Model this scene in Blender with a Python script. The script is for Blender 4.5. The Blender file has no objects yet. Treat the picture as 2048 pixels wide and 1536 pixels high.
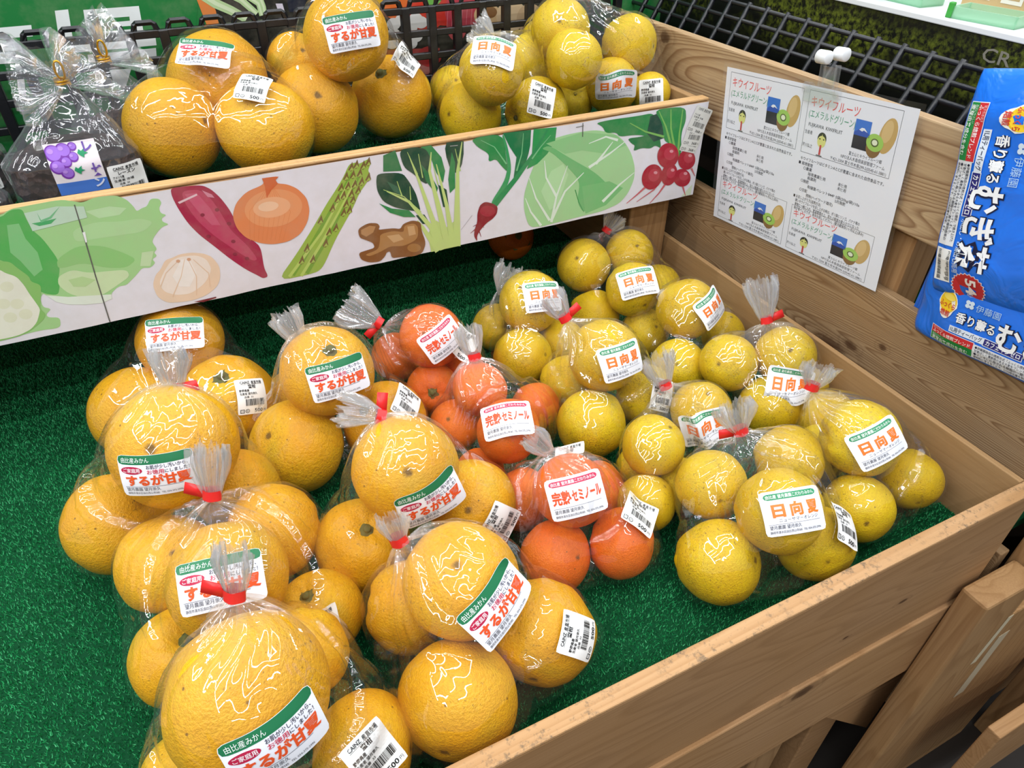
import bpy, bmesh, math, random
import numpy as np
from mathutils import Vector, Matrix, noise
from mathutils.bvhtree import BVHTree
from mathutils.geometry import tessellate_polygon

# ------------------------------------------------------------------ camera, world, lights, exposure
S = bpy.context.scene
COL = S.collection
LIFT = 0.62                      # tray floor stands this far above the shop floor
S.view_settings.view_transform = 'Standard'
S.view_settings.look = 'None'
S.view_settings.exposure = 0.0
S.view_settings.gamma = 1.0
S.view_settings.use_curve_mapping = False
S.cycles.max_bounces = 8
S.cycles.diffuse_bounces = 3
S.cycles.glossy_bounces = 3
S.cycles.transmission_bounces = 4
S.cycles.transparent_max_bounces = 32
S.cycles.sample_clamp_indirect = 4.0
S.cycles.caustics_reflective = False
S.cycles.caustics_refractive = False

cam = bpy.data.cameras.new('camera')
cam_o = bpy.data.objects.new('camera', cam); COL.objects.link(cam_o); S.camera = cam_o
cam.sensor_fit = 'HORIZONTAL'; cam.sensor_width = 36.0; cam.lens = 36.0 * 1405.0 / 2048.0
cam.clip_start = 0.02; cam.clip_end = 50
yaw, pitch, roll = 0.461, 0.673, 0.0075
fw = Vector((math.sin(yaw) * math.cos(pitch), math.cos(yaw) * math.cos(pitch), -math.sin(pitch)))
rt = Vector((math.cos(yaw), -math.sin(yaw), 0)); up = rt.cross(fw)
r2 = rt * math.cos(roll) + up * math.sin(roll); u2 = up * math.cos(roll) - rt * math.sin(roll)
CAMP = Vector((-0.6896, -0.2171, 0.6072))
cam_o.matrix_world = Matrix(((r2.x, u2.x, -fw.x, CAMP.x), (r2.y, u2.y, -fw.y, CAMP.y), (r2.z, u2.z, -fw.z, CAMP.z + LIFT), (0, 0, 0, 1)))

W = bpy.data.worlds.new('shop_ambience'); S.world = W; W.use_nodes = True
W.node_tree.nodes['Background'].inputs[0].default_value = (0.88, 0.94, 1.0, 1)
W.node_tree.nodes['Background'].inputs[1].default_value = 0.30

def tube_light(name, x, y, z, length, width, power, rz=0.0, tilt=(0, 0)):
    l = bpy.data.lights.new(name, 'AREA'); l.shape = 'RECTANGLE'; l.size = length; l.size_y = width
    l.energy = power; l.color = (0.95, 0.98, 1.0)
    o = bpy.data.objects.new(name, l); COL.objects.link(o)
    o.location = (x, y, z + LIFT); o.rotation_euler = (tilt[0], tilt[1], rz)
    return o
# fluorescent fittings on the shop ceiling, unseen, extra rows added for film highlights
for y in (-1.05, -0.5, 0.05, 0.6, 1.3):
    for x in (-1.75, -0.4, 0.95): tube_light('unseen_tube', x, y, 1.95, 1.2, 0.03, 7.0)
tube_light('unseen_tube', -0.7, -1.9, 1.95, 1.2, 0.045, 15.0)
for y in (-0.5, 0.8): tube_light('unseen_tube', -2.3, y, 1.7, 1.2, 0.045, 16.0, rz=math.pi / 2)  # added at the left, out of view, to brighten the kiwi notice
tube_light('unseen_tube', 1.4, 1.3, 1.9, 1.2, 0.06, 10.0, rz=math.pi / 2)

# ------------------------------------------------------------------ helpers
random.seed(11)
def lin(h, a=1.0):
    h = h.lstrip('#'); out = []
    for i in (0, 2, 4):
        c = int(h[i:i + 2], 16) / 255.0
        out.append(c / 12.92 if c <= 0.04045 else ((c + 0.055) / 1.055) ** 2.4)
    return (out[0], out[1], out[2], a)

def mesh_obj(name, V, F, mat, parent=None, smooth=False, cols=None, loc=None):
    """one mesh object; V in tray coordinates, shifted to the parent's or its own origin"""
    V = np.asarray(V, dtype=np.float64).reshape(-1, 3)
    org = np.array(parent.location) if parent is not None else (np.array(loc) if loc is not None else np.zeros(3))
    me = bpy.data.meshes.new(name)
    me.from_pydata([tuple(v) for v in (V - org)], [], [tuple(f) for f in F])
    if cols is not None:
        at = me.color_attributes.new('Col', 'FLOAT_COLOR', 'POINT')
        at.data.foreach_set('color', np.asarray(cols, dtype=np.float32).ravel())
    mats = mat if isinstance(mat, (list, tuple)) else [mat]
    for m in mats: me.materials.append(m)
    if smooth: me.polygons.foreach_set('use_smooth', [True] * len(me.polygons))
    me.update()
    o = bpy.data.objects.new(name, me); COL.objects.link(o)
    if parent is not None: o.parent = parent
    else: o.location = Vector(org)
    return o

def thing(name, loc, label, cat, group=None):
    o = bpy.data.objects.new(name, None); COL.objects.link(o); o.empty_display_size = 0.02
    o.location = Vector(loc); o['label'] = label; o['category'] = cat
    if group: o['group'] = group
    return o
def tag(o, label, cat, group=None, kind=None):
    o['label'] = label; o['category'] = cat
    if group: o['group'] = group
    if kind: o['kind'] = kind
    return o

def bm_arrays(bm):
    bm.verts.ensure_lookup_table(); bm.verts.index_update()
    V = [tuple(v.co) for v in bm.verts]; F = [[v.index for v in f.verts] for f in bm.faces]
    bm.free(); return V, F
def box_vf(x0, x1, y0, y1, z0, z1, bev=0.0015, seg=2, M=None):
    bm = bmesh.new()
    bmesh.ops.create_cube(bm, size=1)
    for v in bm.verts:
        v.co = Vector(((x0 + x1) / 2 + v.co.x * (x1 - x0), (y0 + y1) / 2 + v.co.y * (y1 - y0), (z0 + z1) / 2 + v.co.z * (z1 - z0)))
    if bev > 0: bmesh.ops.bevel(bm, geom=list(bm.edges), offset=bev, segments=seg, affect='EDGES', profile=0.5)
    if M is not None: bmesh.ops.transform(bm, matrix=M, verts=list(bm.verts))
    return bm_arrays(bm)
class Acc:
    def __init__(s): s.V = []; s.F = []; s.C = []
    def add(s, VF, col=None):
        n = len(s.V); s.V += [tuple(v) for v in VF[0]]; s.F += [[i + n for i in f] for f in VF[1]]
        if col is not None: s.C += [col] * len(VF[0])
        return s
    def obj(s, name, mat, parent=None, smooth=False, loc=None):
        return mesh_obj(name, s.V, s.F, mat, parent, smooth, s.C or None, loc)
def tube_vf(pts, rad, n=8, closed=False, cap=True):
    pts = [Vector(p) for p in pts]; V = []; F = []; m = len(pts)
    for i, p in enumerate(pts):
        a = pts[i - 1] if (i > 0 or closed) else p; b = pts[(i + 1) % m] if (i < m - 1 or closed) else p
        t = (b - a).normalized(); s = t.cross(Vector((0.31, 0.2, 0.93))).normalized(); q = t.cross(s)
        r = rad[i] if isinstance(rad, (list, tuple)) else rad
        for k in range(n):
            A = 2 * math.pi * k / n; V.append(tuple(p + s * (r * math.cos(A)) + q * (r * math.sin(A))))
    for i in range(m if closed else m - 1):
        for k in range(n):
            j = (i + 1) % m; F.append((i * n + k, i * n + (k + 1) % n, j * n + (k + 1) % n, j * n + k))
    if cap and not closed: F.append(tuple(range(n))[::-1]); F.append(tuple((m - 1) * n + k for k in range(n)))
    return V, F

# ------------------------------------------------------------------ materials
class NT:
    def __init__(s, name):
        s.m = bpy.data.materials.new(name); s.m.use_nodes = True; s.t = s.m.node_tree; s.t.nodes.clear()
        s.out = s.n('ShaderNodeOutputMaterial')
    def n(s, kind, **kw):
        nd = s.t.nodes.new(kind)
        for k, v in kw.items():
            if k.startswith('i_'):
                key = k[2:].replace('_', ' ')
                nd.inputs[key].default_value = v
            else: setattr(nd, k, v)
        return nd
    def l(s, a, b): s.t.links.new(a, b)
    def noise(s, vec, scale, detail=2, rough=0.5, dist=0.0):
        nd = s.n('ShaderNodeTexNoise'); nd.inputs['Scale'].default_value = scale; nd.inputs['Detail'].default_value = detail
        nd.inputs['Roughness'].default_value = rough; nd.inputs['Distortion'].default_value = dist
        if vec is not None: s.l(vec, nd.inputs['Vector'])
        return nd.outputs['Fac']
    def voro(s, vec, scale, feature='F1', out='Distance'):
        nd = s.n('ShaderNodeTexVoronoi'); nd.feature = feature; nd.inputs['Scale'].default_value = scale
        if vec is not None: s.l(vec, nd.inputs['Vector'])
        return nd.outputs[out]
    def math(s, op, a, b=None, c=None):
        nd = s.n('ShaderNodeMath'); nd.operation = op
        for i, v in enumerate((a, b, c)):
            if v is None: continue
            if isinstance(v, (int, float)): nd.inputs[i].default_value = v
            else: s.l(v, nd.inputs[i])
        return nd.outputs[0]
    def ramp(s, fac, stops, interp='LINEAR'):
        nd = s.n('ShaderNodeValToRGB'); e = nd.color_ramp.elements; nd.color_ramp.interpolation = interp
        while len(e) < len(stops): e.new(0.5)
        for el, (p, c) in zip(e, stops):
            el.position = p; el.color = c if len(c) == 4 else (*c, 1)
        s.l(fac, nd.inputs[0]); return nd.outputs[0]
    def mix(s, fac, a, b, blend='MIX'):
        nd = s.n('ShaderNodeMix'); nd.data_type = 'RGBA'; nd.blend_type = blend; nd.clamp_factor = True
        for i, v in ((0, fac), (6, a), (7, b)):
            if isinstance(v, (int, float)): nd.inputs[i].default_value = v
            elif isinstance(v, tuple): nd.inputs[i].default_value = v
            else: s.l(v, nd.inputs[i])
        return nd.outputs[2]
    def bump(s, h, strength=0.3, dist=0.001, normal=None):
        nd = s.n('ShaderNodeBump'); nd.inputs['Strength'].default_value = strength; nd.inputs['Distance'].default_value = dist
        s.l(h, nd.inputs['Height'])
        if normal is not None: s.l(normal, nd.inputs['Normal'])
        return nd.outputs[0]
    def coord(s, which='Object'): return s.n('ShaderNodeTexCoord').outputs[which]
    def scaled(s, vec, sc):
        nd = s.n('ShaderNodeMapping'); nd.inputs['Scale'].default_value = sc; s.l(vec, nd.inputs[0]); return nd.outputs[0]
    def principled(s, color=None, rough=0.5, normal=None, spec=0.5, **kw):
        p = s.n('ShaderNodeBsdfPrincipled')
        if color is not None:
            if isinstance(color, tuple): p.inputs['Base Color'].default_value = color
            else: s.l(color, p.inputs['Base Color'])
        if isinstance(rough, (int, float)): p.inputs['Roughness'].default_value = rough
        else: s.l(rough, p.inputs['Roughness'])
        p.inputs['Specular IOR Level'].default_value = spec
        if normal is not None: s.l(normal, p.inputs['Normal'])
        for k, v in kw.items(): p.inputs[k.replace('_', ' ')].default_value = v
        s.l(p.outputs[0], s.out.inputs[0]); return p

def plain(name, hexc, rough=0.5, spec=0.4, **kw):
    N = NT(name); N.principled(lin(hexc), rough, None, spec, **kw); return N.m

def wood(name, axis, light, dark, seed=0.0, ring=34.0, worn=0.0, contrast=1.0, knots=()):
    """sawn softwood, grain along one axis"""
    N = NT(name); co = N.coord('Object')
    mp = N.n('ShaderNodeMapping'); sc = [11.0, 11.0, 11.0]; sc[axis] = 0.9
    mp.inputs['Scale'].default_value = sc; mp.inputs['Location'].default_value = (seed, seed * 1.7, seed * 0.6)
    N.l(co, mp.inputs[0]); v = mp.outputs[0]
    base = N.noise(v, 1.0, 1.5, 0.45, 0.35)
    rings = N.math('FRACT', N.math('MULTIPLY', base, ring))
    late = N.ramp(rings, [(0.0, (0, 0, 0)), (0.45, (0.12, 0.12, 0.12)), (0.86, (0.85, 0.85, 0.85)), (1.0, (0, 0, 0))])
    mp2 = N.n('ShaderNodeMapping'); sc2 = [420.0, 420.0, 420.0]; sc2[axis] = 9.0
    mp2.inputs['Scale'].default_value = sc2; N.l(co, mp2.inputs[0])
    fib = N.noise(mp2.outputs[0], 1.0, 3, 0.6)
    big = N.noise(N.scaled(co, (1, 1, 1)), 9.0, 2)
    c = N.mix(N.math('MULTIPLY', late, 0.62 * contrast), lin(light), lin(dark))
    c = N.mix(N.ramp(fib, [(0.35, (0, 0, 0)), (0.7, (0.34, 0.34, 0.34))]), c, lin(dark))
    c = N.mix(N.ramp(big, [(0.35, (0, 0, 0)), (0.75, (0.28, 0.28, 0.28))]), c, lin('a9793f'))
    # knots
    mk = N.n('ShaderNodeMapping'); sk = [7.0, 7.0, 7.0]; sk[axis] = 3.6
    mk.inputs['Scale'].default_value = sk; mk.inputs['Location'].default_value = (seed * 3.1, seed, seed * 2.2); N.l(co, mk.inputs[0])
    kd = N.voro(mk.outputs[0], 1.0)
    c = N.mix(N.ramp(kd, [(0.03, (0.85, 0.85, 0.85)), (0.075, (0, 0, 0))]), c, lin('6b452a'))
    for (kx, ky, kz, kr, st) in knots:      # knots seen on the real boards: (place, radius, stretch along the grain)
        sb = N.n('ShaderNodeVectorMath'); sb.operation = 'SUBTRACT'; N.l(co, sb.inputs[0]); sb.inputs[1].default_value = (kx, ky, kz)
        sv = [1.0, 1.0, 1.0]; sv[axis] = 1.0 / st
        ln = N.n('ShaderNodeVectorMath'); ln.operation = 'LENGTH'; N.l(N.scaled(sb.outputs[0], sv), ln.inputs[0])
        dd = N.math('DIVIDE', N.math('ADD', ln.outputs['Value'], N.math('MULTIPLY', N.math('SUBTRACT', N.noise(co, 150, 2), 0.5), kr * 0.8)), kr * 3)
        c = N.mix(N.ramp(dd, [(0.0, (0.9, 0.9, 0.9)), (0.28, (0.75, 0.75, 0.75)), (0.4, (0.25, 0.25, 0.25)), (0.62, (0, 0, 0)), (0.7, (0.2, 0.2, 0.2)), (0.9, (0, 0, 0))]), c, lin('4a2f1c'))
    if worn > 0:
        dirt = N.noise(co, 120.0, 5, 0.75); pat = N.noise(co, 14.0, 2)
        d = N.math('MULTIPLY', N.ramp(dirt, [(0.52, (0, 0, 0)), (0.66, (1, 1, 1))]), N.ramp(pat, [(0.4, (0, 0, 0)), (0.6, (1, 1, 1))]))
        c = N.mix(N.math('MULTIPLY', d, worn), c, lin('6a5a48'))
    h = N.math('ADD', N.math('MULTIPLY', fib, 0.6), N.math('MULTIPLY', late, 0.4))
    N.principled(c, 0.62, N.bump(h, 0.25, 0.0006), 0.25)
    return N.m

M = {}
M['wood_x'] = wood('pine_board_lengthwise', 0, 'cfa577', 'a87a4c', 1.3, 30)
M['wood_front'] = wood('pine_front_board', 0, 'b28a62', '8f6a46', 4.1, 26, contrast=0.8, knots=((0.36, -0.4145, 0.6066, 0.003, 2.0), (0.286, -0.4145, 0.5925, 0.0018, 2.0)))
M['wood_front2'] = wood('pine_lower_board', 0, 'bb9268', '946c46', 7.7, 40, knots=((0.2495, -0.4185, 0.5217, 0.0085, 1.7),))
M['wood_rim'] = wood('worn_rim', 0, 'c0986e', 'a2784e', 2.2, 22, worn=0.9)
M['wood_y'] = wood('pine_board_depthwise', 1, 'ac8a62', '8e6c46', 5.6, 24, contrast=0.5)
M['wood_slat'] = wood('cedar_slat', 1, 'bea480', '76543a', 9.4, 85, contrast=1.5, knots=((-0.264, 0.428, 0.9738, 0.007, 1.6),))
M['wood_slat2'] = wood('cedar_slat_darker', 1, 'a88c6a', '68492f', 3.3, 95, contrast=1.5, knots=((-0.264, -0.043, 0.7003, 0.005, 1.8), (-0.264, -0.015, 0.6827, 0.009, 2.6), (-0.264, -0.085, 0.7237, 0.0035, 1.5)))
M['wood_z'] = wood('pine_post', 2, 'b08a60', '8a6440', 6.2, 22)
M['wood_lip'] = wood('shelf_lip', 0, 'cfa878', 'b08350', 8.8, 20, worn=0.35)

N = NT('printed_ink'); at = N.n('ShaderNodeAttribute'); at.attribute_name = 'Col'
N.principled(at.outputs['Color'], 0.42, None, 0.35); M['ink'] = N.m
N = NT('printed_ink_matte'); at = N.n('ShaderNodeAttribute'); at.attribute_name = 'Col'
co = N.coord('Object'); mot = N.noise(N.scaled(co, (1, 1, 1)), 45, 4, 0.6)
N.principled(N.mix(N.ramp(mot, [(0.40, (0, 0, 0)), (0.75, (0.16, 0.16, 0.16))]), at.outputs['Color'], lin('b8ae98')), 0.5, None, 0.35); M['sheet'] = N.m

def fruit_mat(name, c_main, c_alt, c_low, speck, pore, rough=0.40, scratch=0.0, green=0.0):
    N = NT(name); co = N.coord('Object'); oi = N.n('ShaderNodeObjectInfo')
    off = N.n('ShaderNodeVectorMath'); off.operation = 'ADD'
    cmb = N.n('ShaderNodeCombineXYZ'); rr = N.math('MULTIPLY', oi.outputs['Random'], 37.0)
    for i in range(3): N.l(rr, cmb.inputs[i])
    N.l(co, off.inputs[0]); N.l(cmb.outputs[0], off.inputs[1]); v = off.outputs[0]
    big = N.noise(v, 1.1, 1)
    c = N.mix(N.ramp(big, [(0.3, (0, 0, 0)), (0.72, (1, 1, 1))]), lin(c_main), lin(c_alt))
    c = N.mix(N.math('MULTIPLY', oi.outputs['Random'], 0.55), c, lin(c_low))
    mot = N.noise(v, 14.0, 2, 0.65)
    c = N.mix(N.ramp(mot, [(0.42, (0, 0, 0)), (0.8, (0.75, 0.75, 0.75))]), c, lin(c_low))
    if green > 0:
        g = N.noise(v, 0.9, 1); c = N.mix(N.ramp(g, [(0.62, (0, 0, 0)), (0.8, (green, green, green))]), c, lin('7f9a2e'))
    # brown specks gathered in patches
    sp = N.voro(v, 16.0); area = N.noise(v, 1.8, 2)
    m = N.math('MULTIPLY', N.ramp(sp, [(0.10, (1, 1, 1)), (0.22, (0, 0, 0))]), N.ramp(area, [(0.50, (0, 0, 0)), (0.66, (1, 1, 1))]))
    c = N.mix(N.math('MULTIPLY', m, speck), c, lin('7a5a1c'))
    sp2 = N.noise(v, 19.0, 3, 0.7); area2 = N.noise(v, 1.3, 1)
    c = N.mix(N.math('MULTIPLY', N.math('MULTIPLY', N.ramp(sp2, [(0.58, (0, 0, 0)), (0.66, (1, 1, 1))]), N.ramp(area2, [(0.44, (0, 0, 0)), (0.60, (1, 1, 1))])), speck), c, lin('7d5d20'))
    bl = N.n('ShaderNodeVectorMath'); bl.operation = 'DISTANCE'; N.l(co, bl.inputs[0]); bl.inputs[1].default_value = (0.0, 0.0, -0.86)
    c = N.mix(N.ramp(N.math('ADD', bl.outputs['Value'], N.math('MULTIPLY', N.math('SUBTRACT', mot, 0.5), 0.12)), [(0.05, (0.85, 0.85, 0.85)), (0.11, (0, 0, 0))]), c, lin('5e4218'))
    big_sp = N.voro(v, 2.6); c = N.mix(N.ramp(big_sp, [(0.035, (0.8, 0.8, 0.8)), (0.07, (0, 0, 0))]), c, lin('6e4a1e'))
    if scratch > 0:
        sc = N.noise(v, 7.0, 3, 0.6, 1.6); sc = N.math('ABSOLUTE', N.math('SUBTRACT', sc, 0.5))
        am = N.noise(v, 1.5, 2)
        m = N.math('MULTIPLY', N.ramp(sc, [(0.006, (1, 1, 1)), (0.026, (0, 0, 0))]), N.ramp(am, [(0.5, (0, 0, 0)), (0.62, (1, 1, 1))]))
        c = N.mix(N.math('MULTIPLY', m, scratch), c, lin('5e4a1a'))
    pn = N.noise(v, pore * 0.8, 2, 0.7)
    b2 = N.bump(pn, 0.26, 0.013)
    p = N.principled(c, rough, b2, 0.28)
    p.inputs['Subsurface Weight'].default_value = 0.0
    return N.m
M['A'] = fruit_mat('amanatsu_peel', 'eaa60c', 'ecba1e', 'd6940f', 0.55, 26, green=0.35)
M['H'] = fruit_mat('yellow_citrus_peel', 'e6ca14', 'e4bc10', 'cfa014', 0.8, 30, scratch=0.6, green=0.2)
M['S'] = fruit_mat('tangelo_peel', 'f07a20', 'ea661a', 'd65e1c', 0.35, 30, rough=0.34)
M['P'] = fruit_mat('persimmon_skin', 'e07a24', 'd86a1c', 'c05a1c', 0.1, 20, rough=0.3)
N = NT('calyx'); co = N.coord('Object'); N.principled(N.mix(N.noise(co, 8, 3), lin('5c6a34'), lin('6b5330')), 0.7, None, 0.2); M['calyx'] = N.m

def film_mat(name, haze, haze_tint, gloss_r=0.03, edge=0.45, tint=(0.99, 0.99, 0.99, 1), base=0.05, bunch=0.0):
    """thin clear plastic film: see-through, with its own mirror gloss and a little scatter; all creases are modelled"""
    N = NT(name)
    lw = N.n('ShaderNodeLayerWeight'); lw.inputs['Blend'].default_value = 0.5
    f5 = N.math('POWER', lw.outputs['Facing'], 5.0)
    fac = N.math('ADD', N.math('MULTIPLY', f5, edge), base)
    tr = N.n('ShaderNodeBsdfTransparent'); tr.inputs[0].default_value = tint
    gl = N.n('ShaderNodeBsdfGlossy'); gl.inputs['Roughness'].default_value = gloss_r; gl.inputs[0].default_value = (1, 1, 1, 1)
    df = N.n('ShaderNodeBsdfDiffuse'); df.inputs[0].default_value = haze_tint
    m1 = N.n('ShaderNodeMixShader'); N.l(tr.outputs[0], m1.inputs[1])
    if haze > 0.05:
        tl = N.n('ShaderNodeBsdfTranslucent'); tl.inputs[0].default_value = haze_tint
        dm = N.n('ShaderNodeMixShader'); dm.inputs[0].default_value = 0.45; N.l(df.outputs[0], dm.inputs[1]); N.l(tl.outputs[0], dm.inputs[2])
        N.l(dm.outputs[0], m1.inputs[2])
    else: N.l(df.outputs[0], m1.inputs[2])
    hz = N.math('MULTIPLY', N.math('ADD', N.math('MULTIPLY', f5, 1.5), 1.0), haze)
    if bunch:          # film layers lie many-fold where the bag is gathered
        at = N.n('ShaderNodeAttribute'); at.attribute_name = 'Gather'; hz = N.math('ADD', hz, N.math('MULTIPLY', at.outputs['Fac'], bunch))
    N.l(hz, m1.inputs[0])
    m2 = N.n('ShaderNodeMixShader'); N.l(fac, m2.inputs[0]); N.l(m1.outputs[0], m2.inputs[1]); N.l(gl.outputs[0], m2.inputs[2])
    N.l(m2.outputs[0], N.out.inputs[0]); return N.m
M['film'] = film_mat('clear_bag_film', 0.006, (0.95, 0.95, 0.97, 1), 0.022, 0.55, base=0.08, bunch=0.20)
M['neck'] = film_mat('gathered_bag_film', 0.22, (0.96, 0.96, 0.98, 1), 0.08, 0.5, base=0.12)
M['raisin_film'] = film_mat('raisin_bag_film', 0.045, (0.9, 0.93, 1.0, 1), 0.04, 0.5, base=0.08, bunch=0.3)
M['lamin'] = film_mat('laminate', 0.015, (0.8, 0.8, 0.85, 1), 0.12, 0.3, base=0.03)
M['clear_plastic'] = film_mat('clear_clip_plastic', 0.07, (0.95, 0.96, 0.97, 1), 0.1, 0.9, base=0.09)
M['tape'] = plain('red_tape', 'df2a2a', 0.35)
M['gold'] = plain('gold_twist_tie', 'd9a326', 0.3, 0.5, Metallic=0.8)
M['white_plastic'] = plain('white_plastic', 'eef0f2', 0.35)
N = NT('black_crate_plastic'); co = N.coord('Object')
N.principled(lin('17181c'), 0.32, N.bump(N.noise(co, 140, 3), 0.15, 0.002), 0.5); M['black'] = N.m
N = NT('artificial_turf'); g = N.n('ShaderNodeNewGeometry'); co = N.coord('Object')
c = N.ramp(g.outputs['Random Per Island'], [(0.0, lin('157a46')), (0.5, lin('26a25c')), (1.0, lin('5cc88a'))])
c = N.mix(N.ramp(N.noise(co, 7, 3), [(0.4, (0, 0, 0)), (0.75, (0.4, 0.4, 0.4))]), c, lin('127040'))
N.principled(c, 0.5, None, 0.3); M['turf'] = N.m
M['turf_back'] = plain('turf_backing', '0b4024', 0.9, 0.1)
N = NT('raisin_mass'); co = N.coord('Object')
vc = N.voro(co, 95.0); ns = N.noise(co, 60, 4, 0.6)
N.principled(N.mix(ns, lin('150e0d'), lin('442c26')), 0.6, N.bump(N.math('ADD', N.math('MULTIPLY', vc, 1.0), N.math('MULTIPLY', ns, 0.5)), 1.0, 0.016), 0.25); M['raisin'] = N.m
# ------------------------------------------------------------------ flat print: text and shapes gathered in a plane
_tc = {}
def text_mesh(s, bold):
    k = (s, bold)
    if k not in _tc:
        cu = bpy.data.curves.new('type', 'FONT'); cu.body = s; cu.resolution_u = 2; cu.offset = bold
        o = bpy.data.objects.new('type', cu); COL.objects.link(o)
        dg = bpy.context.evaluated_depsgraph_get(); dg.update()
        me = bpy.data.meshes.new_from_object(o.evaluated_get(dg)); me.calc_loop_triangles()
        V = np.array([v.co[:2] for v in me.vertices]).reshape(-1, 2)
        F = np.array([t.vertices[:] for t in me.loop_triangles]).reshape(-1, 3)
        bpy.data.objects.remove(o); bpy.data.curves.remove(cu); bpy.data.meshes.remove(me)
        _tc[k] = (V, F)
    return _tc[k]

class Print:
    def __init__(s): s.V = []; s.F = []; s.C = []; s.L = []
    def add(s, V, F, col, layer):
        n = len(s.V); s.V += [(float(a), float(b)) for a, b in V]; s.F += [[int(i) + n for i in f] for f in F]
        c = lin(col) if isinstance(col, str) else col
        s.C += [c] * len(V); s.L += [layer] * len(V)
    def poly(s, pts, col, layer=1): s.add(pts, [list(range(len(pts)))], col, layer)
    def rect(s, x0, y0, x1, y1, col, layer=1, nx=1, ny=1, cut=0.0):
        V = []; F = []
        for j in range(ny + 1):
            for i in range(nx + 1):
                x = x0 + (x1 - x0) * i / nx; y = y0 + (y1 - y0) * j / ny
                if cut and i in (0, nx) and j in (0, ny):
                    x += cut * (1 if i == 0 else -1); y += cut * (1 if j == 0 else -1)
                V.append((x, y))
        for j in range(ny):
            for i in range(nx):
                a = j * (nx + 1) + i; F.append((a, a + 1, a + nx + 2, a + nx + 1))
        s.add(V, F, col, layer)
    def rrect(s, x0, y0, x1, y1, r, col, layer=1, n=5):
        P = []
        for cx, cy, a0 in ((x1 - r, y1 - r, 0), (x0 + r, y1 - r, 90), (x0 + r, y0 + r, 180), (x1 - r, y0 + r, 270)):
            for k in range(n + 1):
                a = math.radians(a0 + 90 * k / n); P.append((cx + r * math.cos(a), cy + r * math.sin(a)))
        s.poly(P, col, layer)
    def ell(s, cx, cy, rx, ry, col, layer=1, n=24, rot=0):
        a0 = math.radians(rot); P = []
        for k in range(n):
            a = 2 * math.pi * k / n; x, y = rx * math.cos(a), ry * math.sin(a)
            P.append((cx + x * math.cos(a0) - y * math.sin(a0), cy + x * math.sin(a0) + y * math.cos(a0)))
        s.poly(P, col, layer)
    def frame(s, x0, y0, x1, y1, w, col, layer=1):
        s.rect(x0, y0, x1, y0 + w, col, layer); s.rect(x0, y1 - w, x1, y1, col, layer)
        s.rect(x0, y0 + w, x0 + w, y1 - w, col, layer); s.rect(x1 - w, y0 + w, x1, y1 - w, col, layer)
    def text(s, t, x, y, h, col, w=None, bold=0.0, layer=2, align='l', rot=0):
        V, F = text_mesh(t, bold)
        if len(V) == 0: return
        P = V * h
        x0, x1 = P[:, 0].min(), P[:, 0].max()
        if w: P = P.copy(); P[:, 0] = (P[:, 0] - x0) * (w / (x1 - x0)); x0, x1 = 0, w
        P = P - np.array([x0 if align == 'l' else (x0 + x1) / 2, 0])
        if rot:
            a = math.radians(rot); P = P @ np.array([[math.cos(a), math.sin(a)], [-math.sin(a), math.cos(a)]])
        s.add(P + np.array([x, y]), F, col, layer)
    def bars(s, x0, y0, x1, y1, col='151515', layer=2, seed=5):
        rg = random.Random(seed); x = x0
        while x < x1:
            w = rg.choice((0.25, 0.25, 0.5, 0.75)) * (x1 - x0) / 24
            s.rect(x, y0, min(x + w, x1), y1, col, layer); x += w + rg.choice((0.3, 0.3, 0.6)) * (x1 - x0) / 24
    def build(s, name, fn, parent, mat, loc=None):
        V = fn(np.array(s.V), np.array(s.L, dtype=float))
        return mesh_obj(name, V, s.F, mat, parent, False, s.C, loc)
def plane_map(O, U, V, gap=0.00006):
    """mm on a flat sheet -> tray coordinates"""
    O, U, V = (np.array(a, dtype=float) for a in (O, U, V)); Nn = np.cross(U, V); Nn /= np.linalg.norm(Nn)
    return lambda p, l: O + p[:, :1] * 0.001 * U + p[:, 1:2] * 0.001 * V + l[:, None] * gap * Nn

def sticker_orange():
    p = Print(); p.rect(-31, -19.5, 31, 19.5, 'f3f4fb', 0, 16, 10, 1.0)
    p.rect(-30.6, 11.5, 30.6, 19.3, '23734a', 1, 16, 2, 0.9)
    p.text('由比産みかん', -27.5, 13.4, 5.0, 'f0f5f0', 24)
    p.ell(-19.5, 6.2, 9.4, 3.6, 'b82448', 1); p.text('ご家庭用', -19.5, 4.7, 4.2, 'fbeef2', 14.5, 0.01, 2, 'c')
    p.text('お肌が少し汚いから、', -6.5, 7.6, 4.0, '2a2440', 33, 0.012)
    p.text('お徳用', -6.5, 2.9, 4.6, 'c8304e', 14, 0.012); p.text('にしました！', 8.2, 3.1, 3.8, '2a2440', 19, 0.012)
    p.text('するが甘夏', -26, -7.6, 11.0, 'e8592a', 54, 0.042)
    p.rect(-28, -9.9, 20, -9.55, '555566', 1)
    p.text('望月農園 望月崇久', -27.5, -13.6, 3.9, '3a3a48', 29); p.text('静岡市清水区由比西山寺585', -27.5, -17.3, 2.8, '444450', 27); p.text('TEL 054-375-2996', 1.5, -17.2, 2.6, '444450', 17)
    return p
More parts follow.
